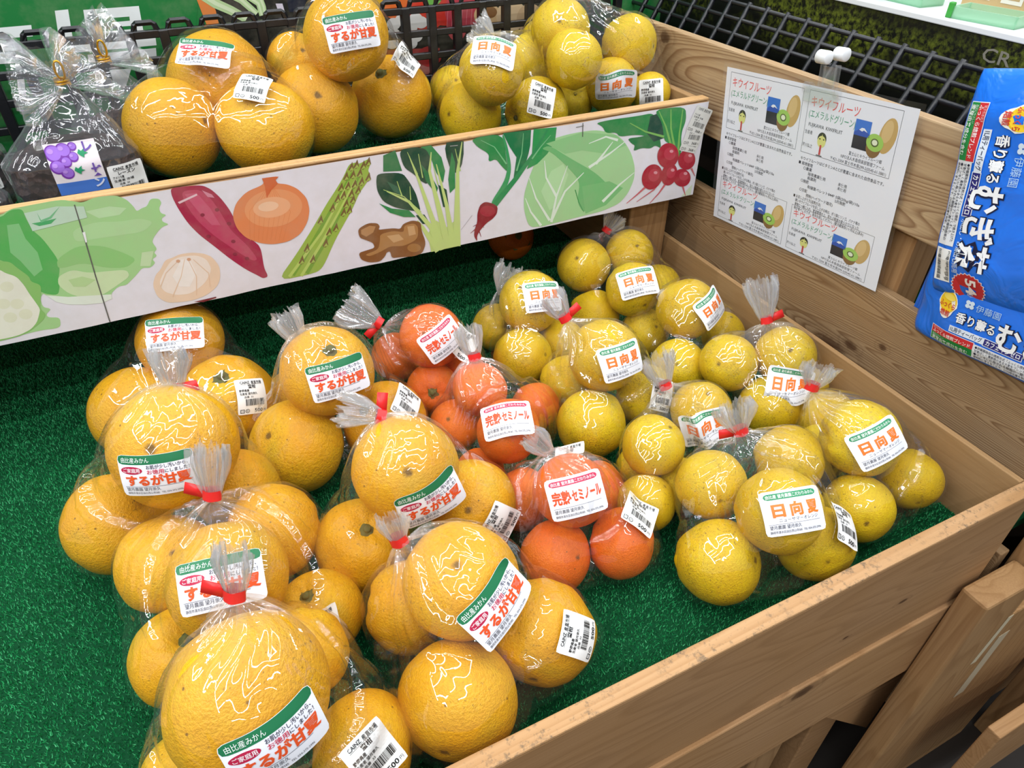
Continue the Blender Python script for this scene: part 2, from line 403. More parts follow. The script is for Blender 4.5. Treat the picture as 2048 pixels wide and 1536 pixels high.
def sticker_yellow():
    p = Print(); p.rect(-27, -20, 27, 20, 'f3f4fb', 0, 14, 10, 1.0)
    p.rect(-23.5, 12.2, 23.5, 17.6, '2f8a5c', 1, 14, 2, 0.9)
    p.text('由比産 望月農園こだわりみかん', -21.5, 13.6, 3.6, 'f2f8f2', 43, 0.006)
    for ch, x in (('日', -19.5), ('向', -4.0), ('夏', 11.0)): p.text(ch, x, -2.2, 12.6, 'ee7a2c', 11, 0.042)
    p.text('ニューサマーオレンジ', -15.0, -7.6, 3.7, '3a3a48', 35)
    p.rect(-24, -9.7, 22, -9.4, '666674', 1)
    p.text('望月農園 望月崇久', -23.5, -13.6, 3.8, '3a3a48', 27); p.text('静岡市清水区由比西山寺585', -23.5, -17.5, 2.7, '444450', 27); p.text('TEL 054-375-2996', 5, -17.4, 2.6, '444450', 17)
    return p
def sticker_tangelo():
    p = Print(); p.rect(-27, -19.5, 27, 19.5, 'f3f4fb', 0, 14, 10, 1.0)
    p.rect(-23.5, 11.8, 23.5, 17.0, 'c0284e', 1, 14, 2, 0.9)
    p.text('由比産 望月農園こだわりみかん', -21.5, 13.1, 3.6, 'fbf0f4', 43, 0.006)
    p.text('完熟', -23.5, -3.6, 13.0, 'e8552c', 17.5, 0.034); p.text('セミノール', -5.2, -3.2, 12.0, 'e8552c', 29, 0.04)
    p.rect(-24, -8.3, 22, -8.0, '666674', 1)
    p.text('望月農園 望月崇久', -23.5, -12.6, 3.8, '3a3a48', 27); p.text('静岡市清水区由比西山寺585', -23.5, -16.8, 2.7, '444450', 27); p.text('TEL 054-375-2996', 5, -16.7, 2.6, '444450', 17)
    return p
def sticker_price(word='蜜柑', origin='静岡県産', maker='生産者 望月崇久', price='500'):
    p = Print(); p.rect(-17.5, -20, 17.5, 20, 'f4f4f2', 0, 10, 10, 0.5)
    p.text('CAINZ', -12, 14.6, 4.2, '16161a', 11, 0.02); p.text('産直市場', 0.5, 14.4, 4.0, '16161a', 13, 0.012); p.rect(-12, 13.6, 13.5, 13.85, '333333', 1)
    p.text(word, 0.5, 9.4, 4.6, '16161a', None, 0.02, 2, 'c')
    p.text(origin, -14.5, 5.6, 3.2, '16161a', 11, 0.02); p.text(maker, -14.5, 2.0, 3.0, '16161a', 20, 0.012); p.text('品番  33', -10, -1.6, 2.7, '16161a', 10, 0.008)
    p.bars(-9, -10.5, 14, -3, seed=7)
    p.frame(-15, -18.3, -10.6, -14.2, 0.6, '222222', 1); p.text('プラ', -14.1, -17.3, 2.2, '222222', 2.8)
    p.ell(-7.2, -16.2, 2.4, 2.1, '222222', 1); p.ell(-7.2, -16.2, 1.8, 1.5, 'f4f4f2', 1.5); p.text('紙', -8.3, -17.0, 2.3, '222222', 2.2)
    p.text(price, 1, -17.8, 5.4, '101010', 10, 0.02); p.text('円', 12.2, -17.5, 3.2, '101010', 3)
    return p
def fine(p, L=3.2):
    """cut every face into small triangles so the print can follow a curved surface"""
    q = Print()
    for f in p.F:
        tri = [f] if len(f) == 3 else [tuple(f[i] for i in t) for t in tessellate_polygon([[Vector((*p.V[i], 0)) for i in f]])]
        for t in tri:
            st = [tuple(p.V[i] for i in t)]; done = []
            while st:
                a, b, c = st.pop(); d = [math.dist(a, b), math.dist(b, c), math.dist(c, a)]; m = max(d)
                if m <= L: done.append((a, b, c)); continue
                if m == d[1]: a, b, c = b, c, a
                elif m == d[2]: a, b, c = c, a, b
                h = ((a[0] + b[0]) / 2, (a[1] + b[1]) / 2); st += [(a, h, c), (h, b, c)]
            V = [v for x in done for v in x]; q.add(V, [(3 * i, 3 * i + 1, 3 * i + 2) for i in range(len(done))], p.C[t[0]], p.L[t[0]])
    return q
STK = {'a': fine(sticker_orange()), 'h': fine(sticker_yellow()), 's': fine(sticker_tangelo()), 'p': fine(sticker_price())}

# ------------------------------------------------------------------ the wooden stand and its lower tray
stand = thing('produce_stand', (-0.5, 0.4, -LIFT), 'long pine produce stand whose green-floored lower tray holds the bagged citrus', 'stand')
LX = -1.35
M['carpet_dark'] = plain('dark_interior_board', '3a2c20', 0.8)
def board(name, parent, x0, x1, y0, y1, z0, z1, mat, bev=0.002):
    V, F = box_vf(x0, x1, y0, y1, z0, z1, bev); return mesh_obj(name, V, F, mat, parent)
board('front_board', stand, LX, 0.0075, -0.0145, 0.0, -0.085, 0.0795, M['wood_front'])
board('front_rim', stand, LX, 0.0085, -0.0152, 0.0004, 0.0797, 0.0838, M['wood_rim'], 0.0016)
board('lower_front_board', stand, LX, 0.0095, -0.0185, 0.001, -0.226, -0.0862, M['wood_front2'])
board('side_board', stand, 0.0003, 0.0075, 0.0006, 0.98, -0.085, 0.0838, M['wood_y'], 0.0012)
board('back_board', stand, LX, 0.0, 0.98, 0.995, -0.085, 0.16, M['wood_x'])
board('inner_side_board', stand, -0.064, -0.05, 0.665, 0.98, 0.0045, 0.16, M['wood_y'], 0.001)
board('tray_base', stand, LX, 0.0, 0.0006, 0.98, -0.020, -0.006, M['wood_x'], 0.001)
board('rear_post', stand, -0.075, -0.002, 0.612, 0.66, 0.004, 0.163, M['wood_z'], 0.003)
board('front_post', stand, -0.036, 0.054, -0.0505, -0.0192, -LIFT, -0.047, M['wood_z'], 0.004)
board('leg', stand, -0.30, -0.25, 0.06, 0.11, -LIFT, -0.022, M['wood_z'], 0.003)
board('leg', stand, -1.2, -1.11, -0.0505, -0.0192, -LIFT, -0.047, M['wood_z'], 0.003)
pr = [(-0.30, -0.20), (0.033, -0.20), (0.035, -0.30), (0.028, -0.47), (-0.14, -0.282), (-0.30, -0.262)]
V = [(x, y, z) for y in (0.0015, 0.015) for x, z in pr]; n = len(pr)
mesh_obj('gusset', V, [tuple(range(n)), tuple(range(2 * n - 1, n - 1, -1))] + [(i + n, (i + 1) % n + n, (i + 1) % n, i) for i in range(n)], M['wood_front2'], stand)
board('leg', stand, -0.10, -0.04, 0.017, 0.05, -LIFT, -0.2265, M['wood_front'])
board('kick_board', stand, LX, -0.11, 0.06, 0.075, -LIFT, -0.21, M['carpet_dark'])
board('leg', stand, -0.21, -0.155, 0.017, 0.05, -LIFT, -0.2265, M['wood_z'])
board('cross_rail', stand, LX, 0.03, 0.5, 0.53, -0.40, -0.32, M['wood_x'])
for (x, z, w, hgt, a) in ((0.046, -0.165, 0.010, 0.10, 3),):
    Mt = Matrix.Translation((x, -0.0509, z)) @ Matrix.Rotation(math.radians(a), 4, 'Y')
    V, F = box_vf(-w / 2, w / 2, -0.0002, 0.0002, -hgt / 2, hgt / 2, 0, 1, Mt); mesh_obj('tape_remnant', V, F, plain('old_masking_tape', 'd3c5a6', 0.7), stand)

def turf(name, x0, x1, y0, y1, z, n, label, hgt=0.0042):
    rg = np.random.default_rng(4)
    x = rg.uniform(x0, x1, n); y = rg.uniform(y0, y1, n); a = rg.uniform(0, 6.283, n)
    w = rg.uniform(0.00035, 0.00065, n); lean = rg.uniform(0.0003, 0.0026, n); b = rg.uniform(0, 6.283, n); h = rg.uniform(0.5, 1.0, n) * hgt
    V = np.empty((n, 3, 3)); z0 = z - hgt * 0.8
    V[:, 0] = np.stack([x - w * np.cos(a), y - w * np.sin(a), np.full(n, z0)], 1)
    V[:, 1] = np.stack([x + w * np.cos(a), y + w * np.sin(a), np.full(n, z0)], 1)
    V[:, 2] = np.stack([np.clip(x + lean * np.cos(b), x0, x1), np.clip(y + lean * np.sin(b), y0, y1), z0 + h], 1)
    V = V.reshape(-1, 3); base = np.array([[x0, y0, z0], [x1, y0, z0], [x1, y1, z0], [x0, y1, z0]])
    me = bpy.data.meshes.new(name); nv = len(V) + 4
    me.vertices.add(nv); me.vertices.foreach_set('co', np.concatenate([V, base]).astype(np.float32).ravel())
    me.loops.add(nv); me.loops.foreach_set('vertex_index', np.arange(nv, dtype=np.int32))
    me.polygons.add(n + 1); me.polygons.foreach_set('loop_start', np.concatenate([np.arange(n) * 3, [n * 3]]).astype(np.int32))
    me.materials.append(M['turf']); me.materials.append(M['turf_back'])
    mi = np.zeros(n + 1, dtype=np.int32); mi[-1] = 1; me.polygons.foreach_set('material_index', mi)
    me.update(); me.validate()
    o = bpy.data.objects.new(name, me); COL.objects.link(o)
    return tag(o, label, 'artificial grass', None, 'stuff')
turf('artificial_turf', -1.20, -0.0005, 0.001, 0.975, 0.0, 420000, 'green artificial turf lining the lower tray under the bags of citrus')

# ------------------------------------------------------------------ upper shelf box with its printed front
YU = 0.5787
shelf = thing('display_shelf', (-0.45, 0.72, 0.2), 'raised pine shelf box with a white vegetable-print sheet along its front', 'shelf')
board('front_board', shelf, LX, 0.0125, YU + 0.0012, YU + 0.0155, 0.1655, 0.3035, M['wood_x'])
board('front_lip', shelf, LX, 0.0132, YU + 0.0006, YU + 0.0165, 0.3037, 0.3078, M['wood_lip'], 0.0015)
board('side_board', shelf, 0.001, 0.0125, YU + 0.0157, 0.92, 0.1655, 0.3035, M['wood_y'], 0.0012)
board('base_board', shelf, LX, 0.0009, YU + 0.0157, 0.92, 0.226, 0.240, M['wood_x'], 0.001)
board('back_board', shelf, LX, 0.0009, 0.921, 0.935, 0.1655, 0.3035, M['wood_x'], 0.001)
turf('shelf_turf', -1.0, 0.0005, YU + 0.016, 0.919, 0.2505, 60000, 'strip of dark green artificial turf on the raised shelf floor')
# printed sheet: slightly bowed paper, its lower edge ragged
sheet = Print()
nb = 90; topz = []; botz = []
for i in range(nb + 1):
    x = -1345 + (1345 + 13.2) * i / nb
    topz.append((x, 302.6 + 1.2 * noise.noise((x * 0.012, 3.3, 0)))); botz.append((x, 164.2 + 1.4 * noise.noise((x * 0.02, 9.1, 0))))
for i in range(nb): sheet.add([botz[i], botz[i + 1], topz[i + 1], topz[i]], [(0, 1, 2, 3)], 'e9e6ee', 0)
def art_into(p, src, minx=None):
    k = 0
    for ln in src.strip().split('\n'):
        t = ln.split(); pts = [tuple(float(q) for q in w.split(',')) for w in t[2:]]
        if minx is None and len(pts) >= 9 and t[1] != '5a5a58':      # round the traced outline
            for _ in range(2): pts = [(a[0] * wa + b[0] * (1 - wa), a[1] * wa + b[1] * (1 - wa)) for a, b in zip(pts, pts[1:] + pts[:1]) for wa in (0.8, 0.2)]
        k += 1; p.poly([(max(-1344, min(13.1, x)), y) for x, y in pts] if minx is None else pts, t[1], 2 + float(t[0]) + k * 0.004)
SHELF_ART="""1 a8d692 -926.3,303.4 -897.7,306.2 -855.9,304 -845.2,309 -833.3,309.4 -801.4,310.5 -790.4,306.6 -783.7,303.5 -769.9,307.3 -751.3,305.6 -743.5,299.5 -739.4,291.2 -738,285.1 -732.1,287.8 -726.9,288.7 -721.3,296.3 -713.3,294.8 -712.2,289.7 -716.2,284.7 -716.2,278.8 -711,275.8 -717,273.1 -717.2,269.2 -711.5,265 -718.8,263.5 -723.2,260.4 -730.3,253.8 -733.6,248.4 -730.9,239.5 -735.3,236.4 -733.2,231.7 -739.3,228.9 -737.1,224.1 -743.8,219.3 -752,221.3 -759.3,214.5 -768.2,208 -772.7,204.8 -781.4,204.9 -790.3,198.4 -791.4,192.1 -801.8,189.4 -818.2,191.6 -833.5,195.8 -843,201.6 -849.2,211.7 -851.4,214.4 -855.7,209.2 -857,198.9 -850.3,194.9 -856.9,190.2 -856.9,185.8 -846.4,182.8 -849.2,172.4 -854.1,170.5 -868.3,172.4 -891.5,171.4 -907.8,170.8 -982.6,175.2
2 5cb35c -897.7,306.2 -856.9,301.5 -845.5,308.2 -835.6,307.2 -836.3,297.3 -835.2,284.1 -829.9,273.5 -824.7,248.8 -827.2,237.3 -832.6,226.3 -833.9,218.3 -838.8,209 -851.4,214.4 -857.4,228.4 -862.5,247.9 -873,260.1 -910.2,276.3
3 86c884 -854.1,293.6 -843.8,293.3 -844.1,276.6 -839.4,260.2 -841.8,240.9 -851.7,235.2 -857,254.4 -862,265.3
2 93cb7d -826.1,249.2 -803.3,259.8 -780.6,254.8 -764.3,243 -753.9,232.3 -766.5,224.8 -785.5,229.3 -805.1,240.2 -828.6,237.7
2 b4dca0 -802.1,277.1 -778.3,281.7 -756.9,277.3 -737,277.2 -725.3,270.8 -738.3,261.6 -761.5,262.6 -784.3,263.5 -803.5,263.8
2 bfe2ae -783.7,294.2 -761,295.3 -746.2,290.6 -754.6,284.6 -774.1,284.7
3 cfe4b4 -831.3,230.1 -816.7,234.8 -802.9,227.3 -786.7,225.4 -767.1,222.8 -766.4,214.1 -780.7,206.9 -798.9,198.5 -815.8,198.6 -829.1,208.6 -834.7,220.6
4 b9d99a -823.7,224.1 -810.3,224.9 -799.3,218 -811.1,212.5 -821.8,215.2
3 e6efe2 -849.2,211.7 -830.4,204.7 -790.6,197.4 -791.4,192.1 -801.8,189.4 -818.2,191.6 -833.5,195.8 -843,201.6
3 c6dfb0 -746.7,239 -734.8,238.3 -743.2,221.3 -753,223.6
4 8ec46e -907.4,283.1 -873.7,258.4 -865.7,255.5 -862.5,247.9 -856,236.3 -856.7,230.3 -849.4,224.4 -853.6,212.9 -860,197.6 -856.9,190.2 -862.8,183.1 -883.5,171.3 -908.2,169.8 -953.7,172.7
5 eeeedd -913.1,269.5 -877.2,249.4 -874.4,244.8 -866.7,238.9 -863.8,228 -863,217.5 -861.5,208.7 -860,197.6 -862.9,191.8 -868.7,182.5 -876.8,176 -889.7,172 -907.4,171.8 -952.1,176.6
6 e6e7cc -873,228.3 -873.7,227.1 -874.5,226.1 -875.6,225.2 -876.8,224.5 -878.2,224.1 -879.5,224 -880.8,224.2 -882,224.7 -883,225.4 -883.8,226.3 -884.4,227.4 -884.6,228.7 -884.6,229.9 -884.3,231.2 -883.6,232.4 -882.8,233.5 -881.7,234.3 -880.5,235 -879.2,235.4 -877.8,235.5 -876.5,235.3 -875.3,234.9 -874.3,234.2 -873.5,233.2 -872.9,232.1 -872.7,230.9 -872.7,229.6
6 e6e7cc -871.6,207.2 -872.3,205.9 -873.2,204.8 -874.2,203.9 -875.5,203.2 -876.9,202.8 -878.2,202.7 -879.6,202.9 -880.8,203.4 -881.8,204.2 -882.6,205.2 -883.2,206.3 -883.5,207.6 -883.4,208.9 -883.1,210.3 -882.4,211.5 -881.6,212.6 -880.5,213.5 -879.2,214.1 -877.9,214.5 -876.5,214.6 -875.2,214.4 -874,214 -872.9,213.2 -872.1,212.2 -871.5,211.1 -871.3,209.8 -871.3,208.5
6 e6e7cc -883.2,193.2 -883.9,192 -884.8,190.9 -885.9,189.9 -887.2,189.3 -888.5,188.9 -889.9,188.8 -891.2,189 -892.4,189.5 -893.5,190.3 -894.3,191.3 -894.8,192.5 -895.1,193.8 -895,195.1 -894.7,196.5 -894,197.7 -893.1,198.8 -892,199.7 -890.8,200.4 -889.4,200.8 -888.1,200.9 -886.7,200.7 -885.5,200.2 -884.5,199.4 -883.7,198.4 -883.1,197.2 -882.9,195.9 -882.9,194.6
6 e6e7cc -868.7,193.5 -869.4,192.2 -870.3,191.1 -871.4,190.2 -872.6,189.5 -874,189.1 -875.4,189 -876.8,189.2 -878,189.7 -879.1,190.5 -879.9,191.5 -880.5,192.7 -880.7,194 -880.7,195.4 -880.3,196.7 -879.7,198 -878.8,199.1 -877.7,200 -876.4,200.7 -875.1,201.1 -873.7,201.2 -872.4,201 -871.1,200.5 -870.1,199.7 -869.2,198.7 -868.6,197.5 -868.4,196.2 -868.4,194.8
6 e6e7cc -883.1,210.3 -883.7,209 -884.6,207.9 -885.7,207 -886.9,206.4 -888.3,206 -889.6,205.9 -890.9,206.1 -892.1,206.6 -893.2,207.3 -894,208.3 -894.5,209.4 -894.7,210.7 -894.7,212 -894.3,213.3 -893.7,214.5 -892.8,215.6 -891.7,216.5 -890.5,217.1 -889.2,217.5 -887.8,217.6 -886.5,217.4 -885.3,217 -884.3,216.2 -883.5,215.3 -882.9,214.1 -882.7,212.9 -882.7,211.6
5 c4dfc8 -835.8,302.7 -806.6,304.2 -783.4,299.7 -784.3,287.7 -835.5,283.2
6 4fae6c -833.4,291.2 -825,291.3 -810.9,292.2 -817.1,287.8 -828,287.3
6 74bf8a -825.1,301.5 -824.4,293 -816,295 -803.8,303.7 -815.2,293 -825.3,290.4
7 5a5a58 -791.4,302.9 -794.2,269.4 -798.6,221.8 -802.9,164.6 -801.7,164.7 -797.4,222 -793,269.6 -790.3,303.1
7 f4f4f4 -793.7,273 -794.6,261.6 -793,261.8 -791.1,273.2
2 a92a4c -699.4,303.6 -688.8,303.6 -668.5,301.8 -660.4,295.5 -653.3,284.4 -647.6,270.3 -644.9,258.5 -640.1,238.5 -626.3,222.5 -624.4,213.2 -626.1,190.9 -623.6,178.7 -629.9,177.5 -634.8,182.6 -646.3,193.5 -659.9,210.3 -673.8,230.9 -684.6,246 -692.9,262.2 -698.3,281.2 -700.5,295.2
3 c04464 -690,299 -671.4,297.5 -662.4,284.1 -656.3,264.9 -651.7,245.3 -637.8,222.9 -630.4,203.4 -636.5,202.5 -652,219.5 -670.8,243 -683.5,264.3 -690.2,285.5
4 cc5a78 -687.7,294.8 -675.7,294.4 -666.5,275 -660.9,253.5 -669.6,255.3 -679.3,273.5
5 8d2440 -657.8,271.3 -658,270.8 -658.2,270.5 -658.6,270.2 -659,269.9 -659.5,269.8 -660,269.7 -660.5,269.8 -661,269.9 -661.5,270.2 -661.8,270.5 -662.1,270.9 -662.3,271.3 -662.3,271.7 -662.3,272.2 -662.1,272.6 -661.9,272.9 -661.5,273.3 -661.1,273.5 -660.6,273.6 -660.1,273.7 -659.6,273.6 -659.1,273.5 -658.7,273.3 -658.3,272.9 -658,272.6 -657.8,272.1 -657.8,271.7
5 8d2440 -673.9,268.4 -674,268 -674.3,267.6 -674.6,267.3 -675.1,267.1 -675.5,266.9 -676.1,266.9 -676.6,266.9 -677,267.1 -677.5,267.3 -677.8,267.6 -678.1,268 -678.3,268.4 -678.3,268.8 -678.3,269.3 -678.1,269.7 -677.8,270.1 -677.5,270.4 -677.1,270.6 -676.6,270.8 -676.1,270.8 -675.6,270.8 -675.1,270.6 -674.7,270.4 -674.3,270.1 -674,269.7 -673.9,269.3 -673.8,268.8
5 8d2440 -649.3,253.1 -649.4,252.7 -649.7,252.3 -650.1,252 -650.5,251.8 -651,251.6 -651.5,251.6 -652.1,251.6 -652.6,251.8 -653,252 -653.4,252.4 -653.7,252.7 -653.9,253.2 -653.9,253.6 -653.9,254.1 -653.7,254.5 -653.5,254.9 -653.1,255.2 -652.7,255.5 -652.2,255.6 -651.6,255.6 -651.1,255.6 -650.6,255.4 -650.2,255.2 -649.8,254.9 -649.5,254.5 -649.3,254 -649.2,253.6
5 8d2440 -649.8,231 -649.9,230.5 -650.2,230.1 -650.6,229.8 -651,229.6 -651.5,229.4 -652,229.4 -652.6,229.4 -653.1,229.6 -653.5,229.9 -653.9,230.2 -654.2,230.6 -654.4,231.1 -654.5,231.5 -654.4,232 -654.3,232.4 -654,232.8 -653.6,233.2 -653.2,233.4 -652.7,233.5 -652.2,233.6 -651.6,233.5 -651.1,233.4 -650.7,233.1 -650.3,232.8 -650,232.4 -649.8,231.9 -649.7,231.4
5 8d2440 -674,242.6 -674.2,242.2 -674.4,241.8 -674.8,241.5 -675.2,241.3 -675.7,241.1 -676.2,241.1 -676.8,241.1 -677.2,241.3 -677.7,241.6 -678,241.9 -678.3,242.3 -678.5,242.7 -678.6,243.2 -678.5,243.6 -678.3,244.1 -678.1,244.4 -677.7,244.8 -677.3,245 -676.8,245.1 -676.3,245.2 -675.7,245.1 -675.3,245 -674.8,244.7 -674.5,244.4 -674.2,244 -674,243.6 -673.9,243.1
5 8d2440 -639.9,206.7 -640,206.3 -640.3,205.9 -640.7,205.5 -641.1,205.3 -641.7,205.1 -642.2,205.1 -642.8,205.2 -643.3,205.3 -643.8,205.6 -644.1,206 -644.5,206.4 -644.6,206.9 -644.7,207.4 -644.7,207.8 -644.5,208.3 -644.2,208.7 -643.9,209 -643.4,209.3 -642.9,209.4 -642.4,209.5 -641.8,209.4 -641.3,209.2 -640.8,209 -640.4,208.6 -640.1,208.2 -639.9,207.7 -639.8,207.2
5 8d2440 -651.5,215 -651.7,214.5 -652,214.1 -652.4,213.8 -652.8,213.6 -653.3,213.4 -653.9,213.4 -654.4,213.4 -654.9,213.6 -655.4,213.9 -655.8,214.2 -656.1,214.7 -656.2,215.1 -656.3,215.6 -656.3,216.1 -656.1,216.5 -655.8,216.9 -655.4,217.3 -655,217.5 -654.5,217.7 -654,217.7 -653.4,217.6 -652.9,217.5 -652.4,217.2 -652.1,216.8 -651.8,216.4 -651.6,216 -651.5,215.5
5 eac6d0 -696.6,287.7 -675.9,293.5 -675.5,291.5 -695.4,285.5
5 d98aa0 -669.9,296.3 -661,289.8 -659.3,285.5 -665.9,287.8
2 f0d3b8 -710.9,228.6 -698.4,227.9 -686.6,224.1 -678.8,218 -673.7,204.6 -676.4,189.5 -682.6,179.6 -696.2,171.5 -712.2,168.7 -725,169.8 -739.2,172.5 -747.3,182.7 -747.6,198.4 -741.2,210 -734.5,214.9 -727.1,225 -718.8,226.2
3 f5e6da -711.7,225.6 -694.1,223.7 -684.9,216.1 -682.7,202.3 -694.1,187.1 -711.6,177.8 -727.9,179.8 -738.7,187.2 -740.8,198.9 -731.7,212 -721.6,222.6
4 f8f0ea -710.8,222.2 -702.3,220.2 -699.7,202 -711.1,186.9 -721.5,189.5 -725,203.8
5 ebc9ab -707.7,221.5 -716.7,201.9 -732.4,179 -731.5,178.2 -716.1,201.5 -707.2,221.3
5 ebc9ab -704.3,220.5 -701.2,197.8 -707.4,174.4 -706.4,174.1 -700.4,197.8 -703.7,220.7
5 ebc9ab -699.1,219.2 -687.7,198.8 -690.4,181.5 -689.3,181.4 -686.9,199.2 -698.6,219.6
5 ebc9ab -714.9,221.2 -730.8,209.9 -740.7,194.7 -739.9,194 -730.3,209.2 -714.7,220.7
6 dba889 -712.4,220.4 -712.6,220 -712.8,219.7 -713.2,219.4 -713.6,219.2 -714,219 -714.5,219 -715,219.1 -715.4,219.2 -715.8,219.5 -716.1,219.8 -716.4,220.1 -716.5,220.5 -716.6,221 -716.5,221.4 -716.3,221.8 -716.1,222.1 -715.7,222.4 -715.3,222.6 -714.9,222.7 -714.4,222.8 -714,222.7 -713.5,222.6 -713.1,222.3 -712.8,222 -712.6,221.7 -712.4,221.3 -712.4,220.8
6 dba889 -701.1,219.9 -701.2,219.5 -701.5,219.2 -701.8,218.9 -702.2,218.7 -702.7,218.5 -703.2,218.5 -703.6,218.6 -704.1,218.7 -704.5,219 -704.8,219.3 -705.1,219.6 -705.2,220 -705.3,220.5 -705.2,220.9 -705,221.3 -704.8,221.6 -704.5,221.9 -704.1,222.1 -703.6,222.3 -703.1,222.3 -702.7,222.2 -702.2,222.1 -701.8,221.8 -701.5,221.5 -701.2,221.2 -701.1,220.8 -701,220.3
6 7a2430 -711.7,166.7 -686.7,167.1 -687.1,165.5 -702,163.6
6 e48a58 -606.6,298.6 -604.4,294.3 -607,290.8 -625.6,286.2 -639,275.7 -646,261.8 -645,245.9 -637.6,232.6 -624.2,223.2 -609.5,218.3 -591.6,218.2 -576.2,224.8 -565.7,238 -560.8,252.2 -561.6,267.1 -570.1,280.1 -580.4,287 -591.2,289.9 -592.1,295.1 -587.4,297.8
7 ea9c6a -568,260.7 -569.1,255.7 -571.8,250.9 -576,246.7 -581.4,243.3 -587.8,240.9 -594.9,239.5 -602.2,239.3 -609.4,240.3 -616.1,242.4 -622,245.4 -626.7,249.2 -630.1,253.7 -631.9,258.5 -632.3,263.4 -631,268.3 -628.3,272.8 -624.2,276.8 -619,280 -612.9,282.4 -606.1,283.8 -599.1,284.1 -592,283.3 -585.4,281.5 -579.4,278.7 -574.5,275 -570.8,270.6 -568.6,265.8
8 f0b084 -581.3,262.6 -582,259.9 -583.7,257.3 -586.4,255.1 -589.9,253.3 -594,252 -598.5,251.3 -603.2,251.2 -607.8,251.7 -612.1,252.8 -615.9,254.5 -619,256.6 -621.2,259 -622.5,261.6 -622.8,264.3 -622.1,267 -620.3,269.4 -617.7,271.6 -614.3,273.4 -610.4,274.7 -606,275.4 -601.4,275.5 -596.8,275.1 -592.5,274 -588.7,272.4 -585.5,270.4 -583.1,268 -581.7,265.3
9 f6c8a4 -594.4,264.7 -594.8,263.5 -595.7,262.3 -597.2,261.3 -599,260.4 -601.2,259.8 -603.6,259.5 -606.2,259.5 -608.7,259.7 -611,260.3 -613.1,261 -614.8,262 -616,263.1 -616.8,264.4 -616.9,265.6 -616.6,266.9 -615.6,268 -614.2,269 -612.4,269.9 -610.2,270.4 -607.8,270.8 -605.3,270.8 -602.8,270.6 -600.5,270.1 -598.4,269.3 -596.7,268.3 -595.4,267.2 -594.6,266
9 d56a3c -605.9,298.5 -587.8,297.3 -591.9,294 -590.3,289.8 -598,284.1 -605.5,275.4 -604.5,289.3
7 dd8552 -602.3,288 -627.2,263.2 -634.1,228.6 -633.7,228.5 -626.9,263.1 -602.1,287.8
7 dd8552 -601.6,287.9 -621.8,262.2 -629.7,227.6 -629.3,227.5 -621.4,262 -601.3,287.7
7 dd8552 -600.9,287.7 -616.3,261.1 -625.2,226.7 -624.8,226.6 -616,260.9 -600.6,287.5
7 dd8552 -600.2,287.6 -610.8,260 -620.7,225.7 -620.4,225.6 -610.5,259.8 -599.8,287.4
7 dd8552 -599.5,287.4 -605.3,258.9 -616.3,224.7 -615.9,224.6 -605,258.8 -599.1,287.3
7 dd8552 -598.7,287.2 -599.8,257.7 -611.7,223.7 -611.4,223.6 -599.4,257.7 -598.4,287.3
7 dd8552 -598,287.1 -594.2,256.6 -607.2,222.7 -606.9,222.6 -593.8,256.6 -597.6,287.2
7 dd8552 -597.3,286.9 -588.5,255.5 -602.6,221.8 -602.3,221.6 -588.2,255.5 -596.9,287
7 dd8552 -596.5,286.8 -582.9,254.4 -598.1,220.8 -597.7,220.6 -582.5,254.4 -596.2,286.9
2 9cba4c -482.1,301.2 -482,294 -486,286.5 -483.5,281.9 -487.6,274.2 -499.7,261.5 -507.9,247.9 -513.1,240.1 -536.7,209 -556.8,176.1 -567.5,169.6 -614.6,170 -586.3,199.5 -560.4,229.9 -539.7,256.2 -529.9,267 -516.2,283.4 -507,298.2 -498.8,298.8 -495.1,296.2
3 7aa63a -505.6,288.4 -536.2,250 -562.7,216 -597.2,175.6 -593.4,171.4 -559.3,212.7 -533.4,247.5 -503.3,286.6
3 7aa63a -495.6,286.7 -518.9,255.2 -546,216.8 -580.8,174 -576.8,169.8 -542.4,213.6 -515.9,252.9 -493.2,284.9
3 7aa63a -515.8,273.7 -546.7,236.9 -584.4,188.9 -580.4,185 -543.6,234.1 -513.6,271.7
3 bcd36a -502.4,279.4 -528.4,243.8 -554.9,209.3 -586.8,171.4 -584.1,168.5 -552.5,207 -526.4,242.1 -500.7,278.1
3 bcd36a -510.7,278.7 -552.6,222.4 -600.9,173.8 -598.5,170.7 -550.5,220.3 -509.1,277.5
5 7b6238 -488.4,294.1 -482.3,302.9 -481.3,294.1 -485.3,291.9
6 a8be58 -487.3,292.7 -483.5,296.9 -481.8,293.4
5 7b6238 -494.9,291.1 -488.9,299.9 -487.9,291.1 -491.9,288.9
6 a8be58 -493.9,289.6 -490,293.9 -488.4,290.4
5 7b6238 -502.8,293.4 -496.7,302.1 -495.9,293.5 -499.8,291.3
6 a8be58 -501.8,292 -497.9,296.3 -496.4,292.7
5 7b6238 -509.2,291.4 -503.1,300.2 -502.3,291.5 -506.2,289.3
6 a8be58 -508.2,290 -504.3,294.3 -502.8,290.7
5 7b6238 -490.7,275.8 -484.6,284.8 -483.6,275.8 -487.7,273.5
6 a8be58 -489.7,274.3 -485.8,278.7 -484.1,275
5 7b6238 -500.2,282.7 -494.1,291.5 -493.2,282.7 -497.2,280.5
6 a8be58 -499.1,281.2 -495.3,285.5 -493.7,281.9
5 7b6238 -508.5,282 -502.4,290.9 -501.5,282.1 -505.5,279.8
6 a8be58 -507.5,280.6 -503.6,284.9 -502,281.3
5 7b6238 -516.7,281.4 -510.6,290.2 -509.8,281.4 -513.8,279.2
6 a8be58 -515.7,280 -511.8,284.3 -510.3,280.7
5 7b6238 -499.5,272.1 -493.4,281.1 -492.5,272.1 -496.5,269.8
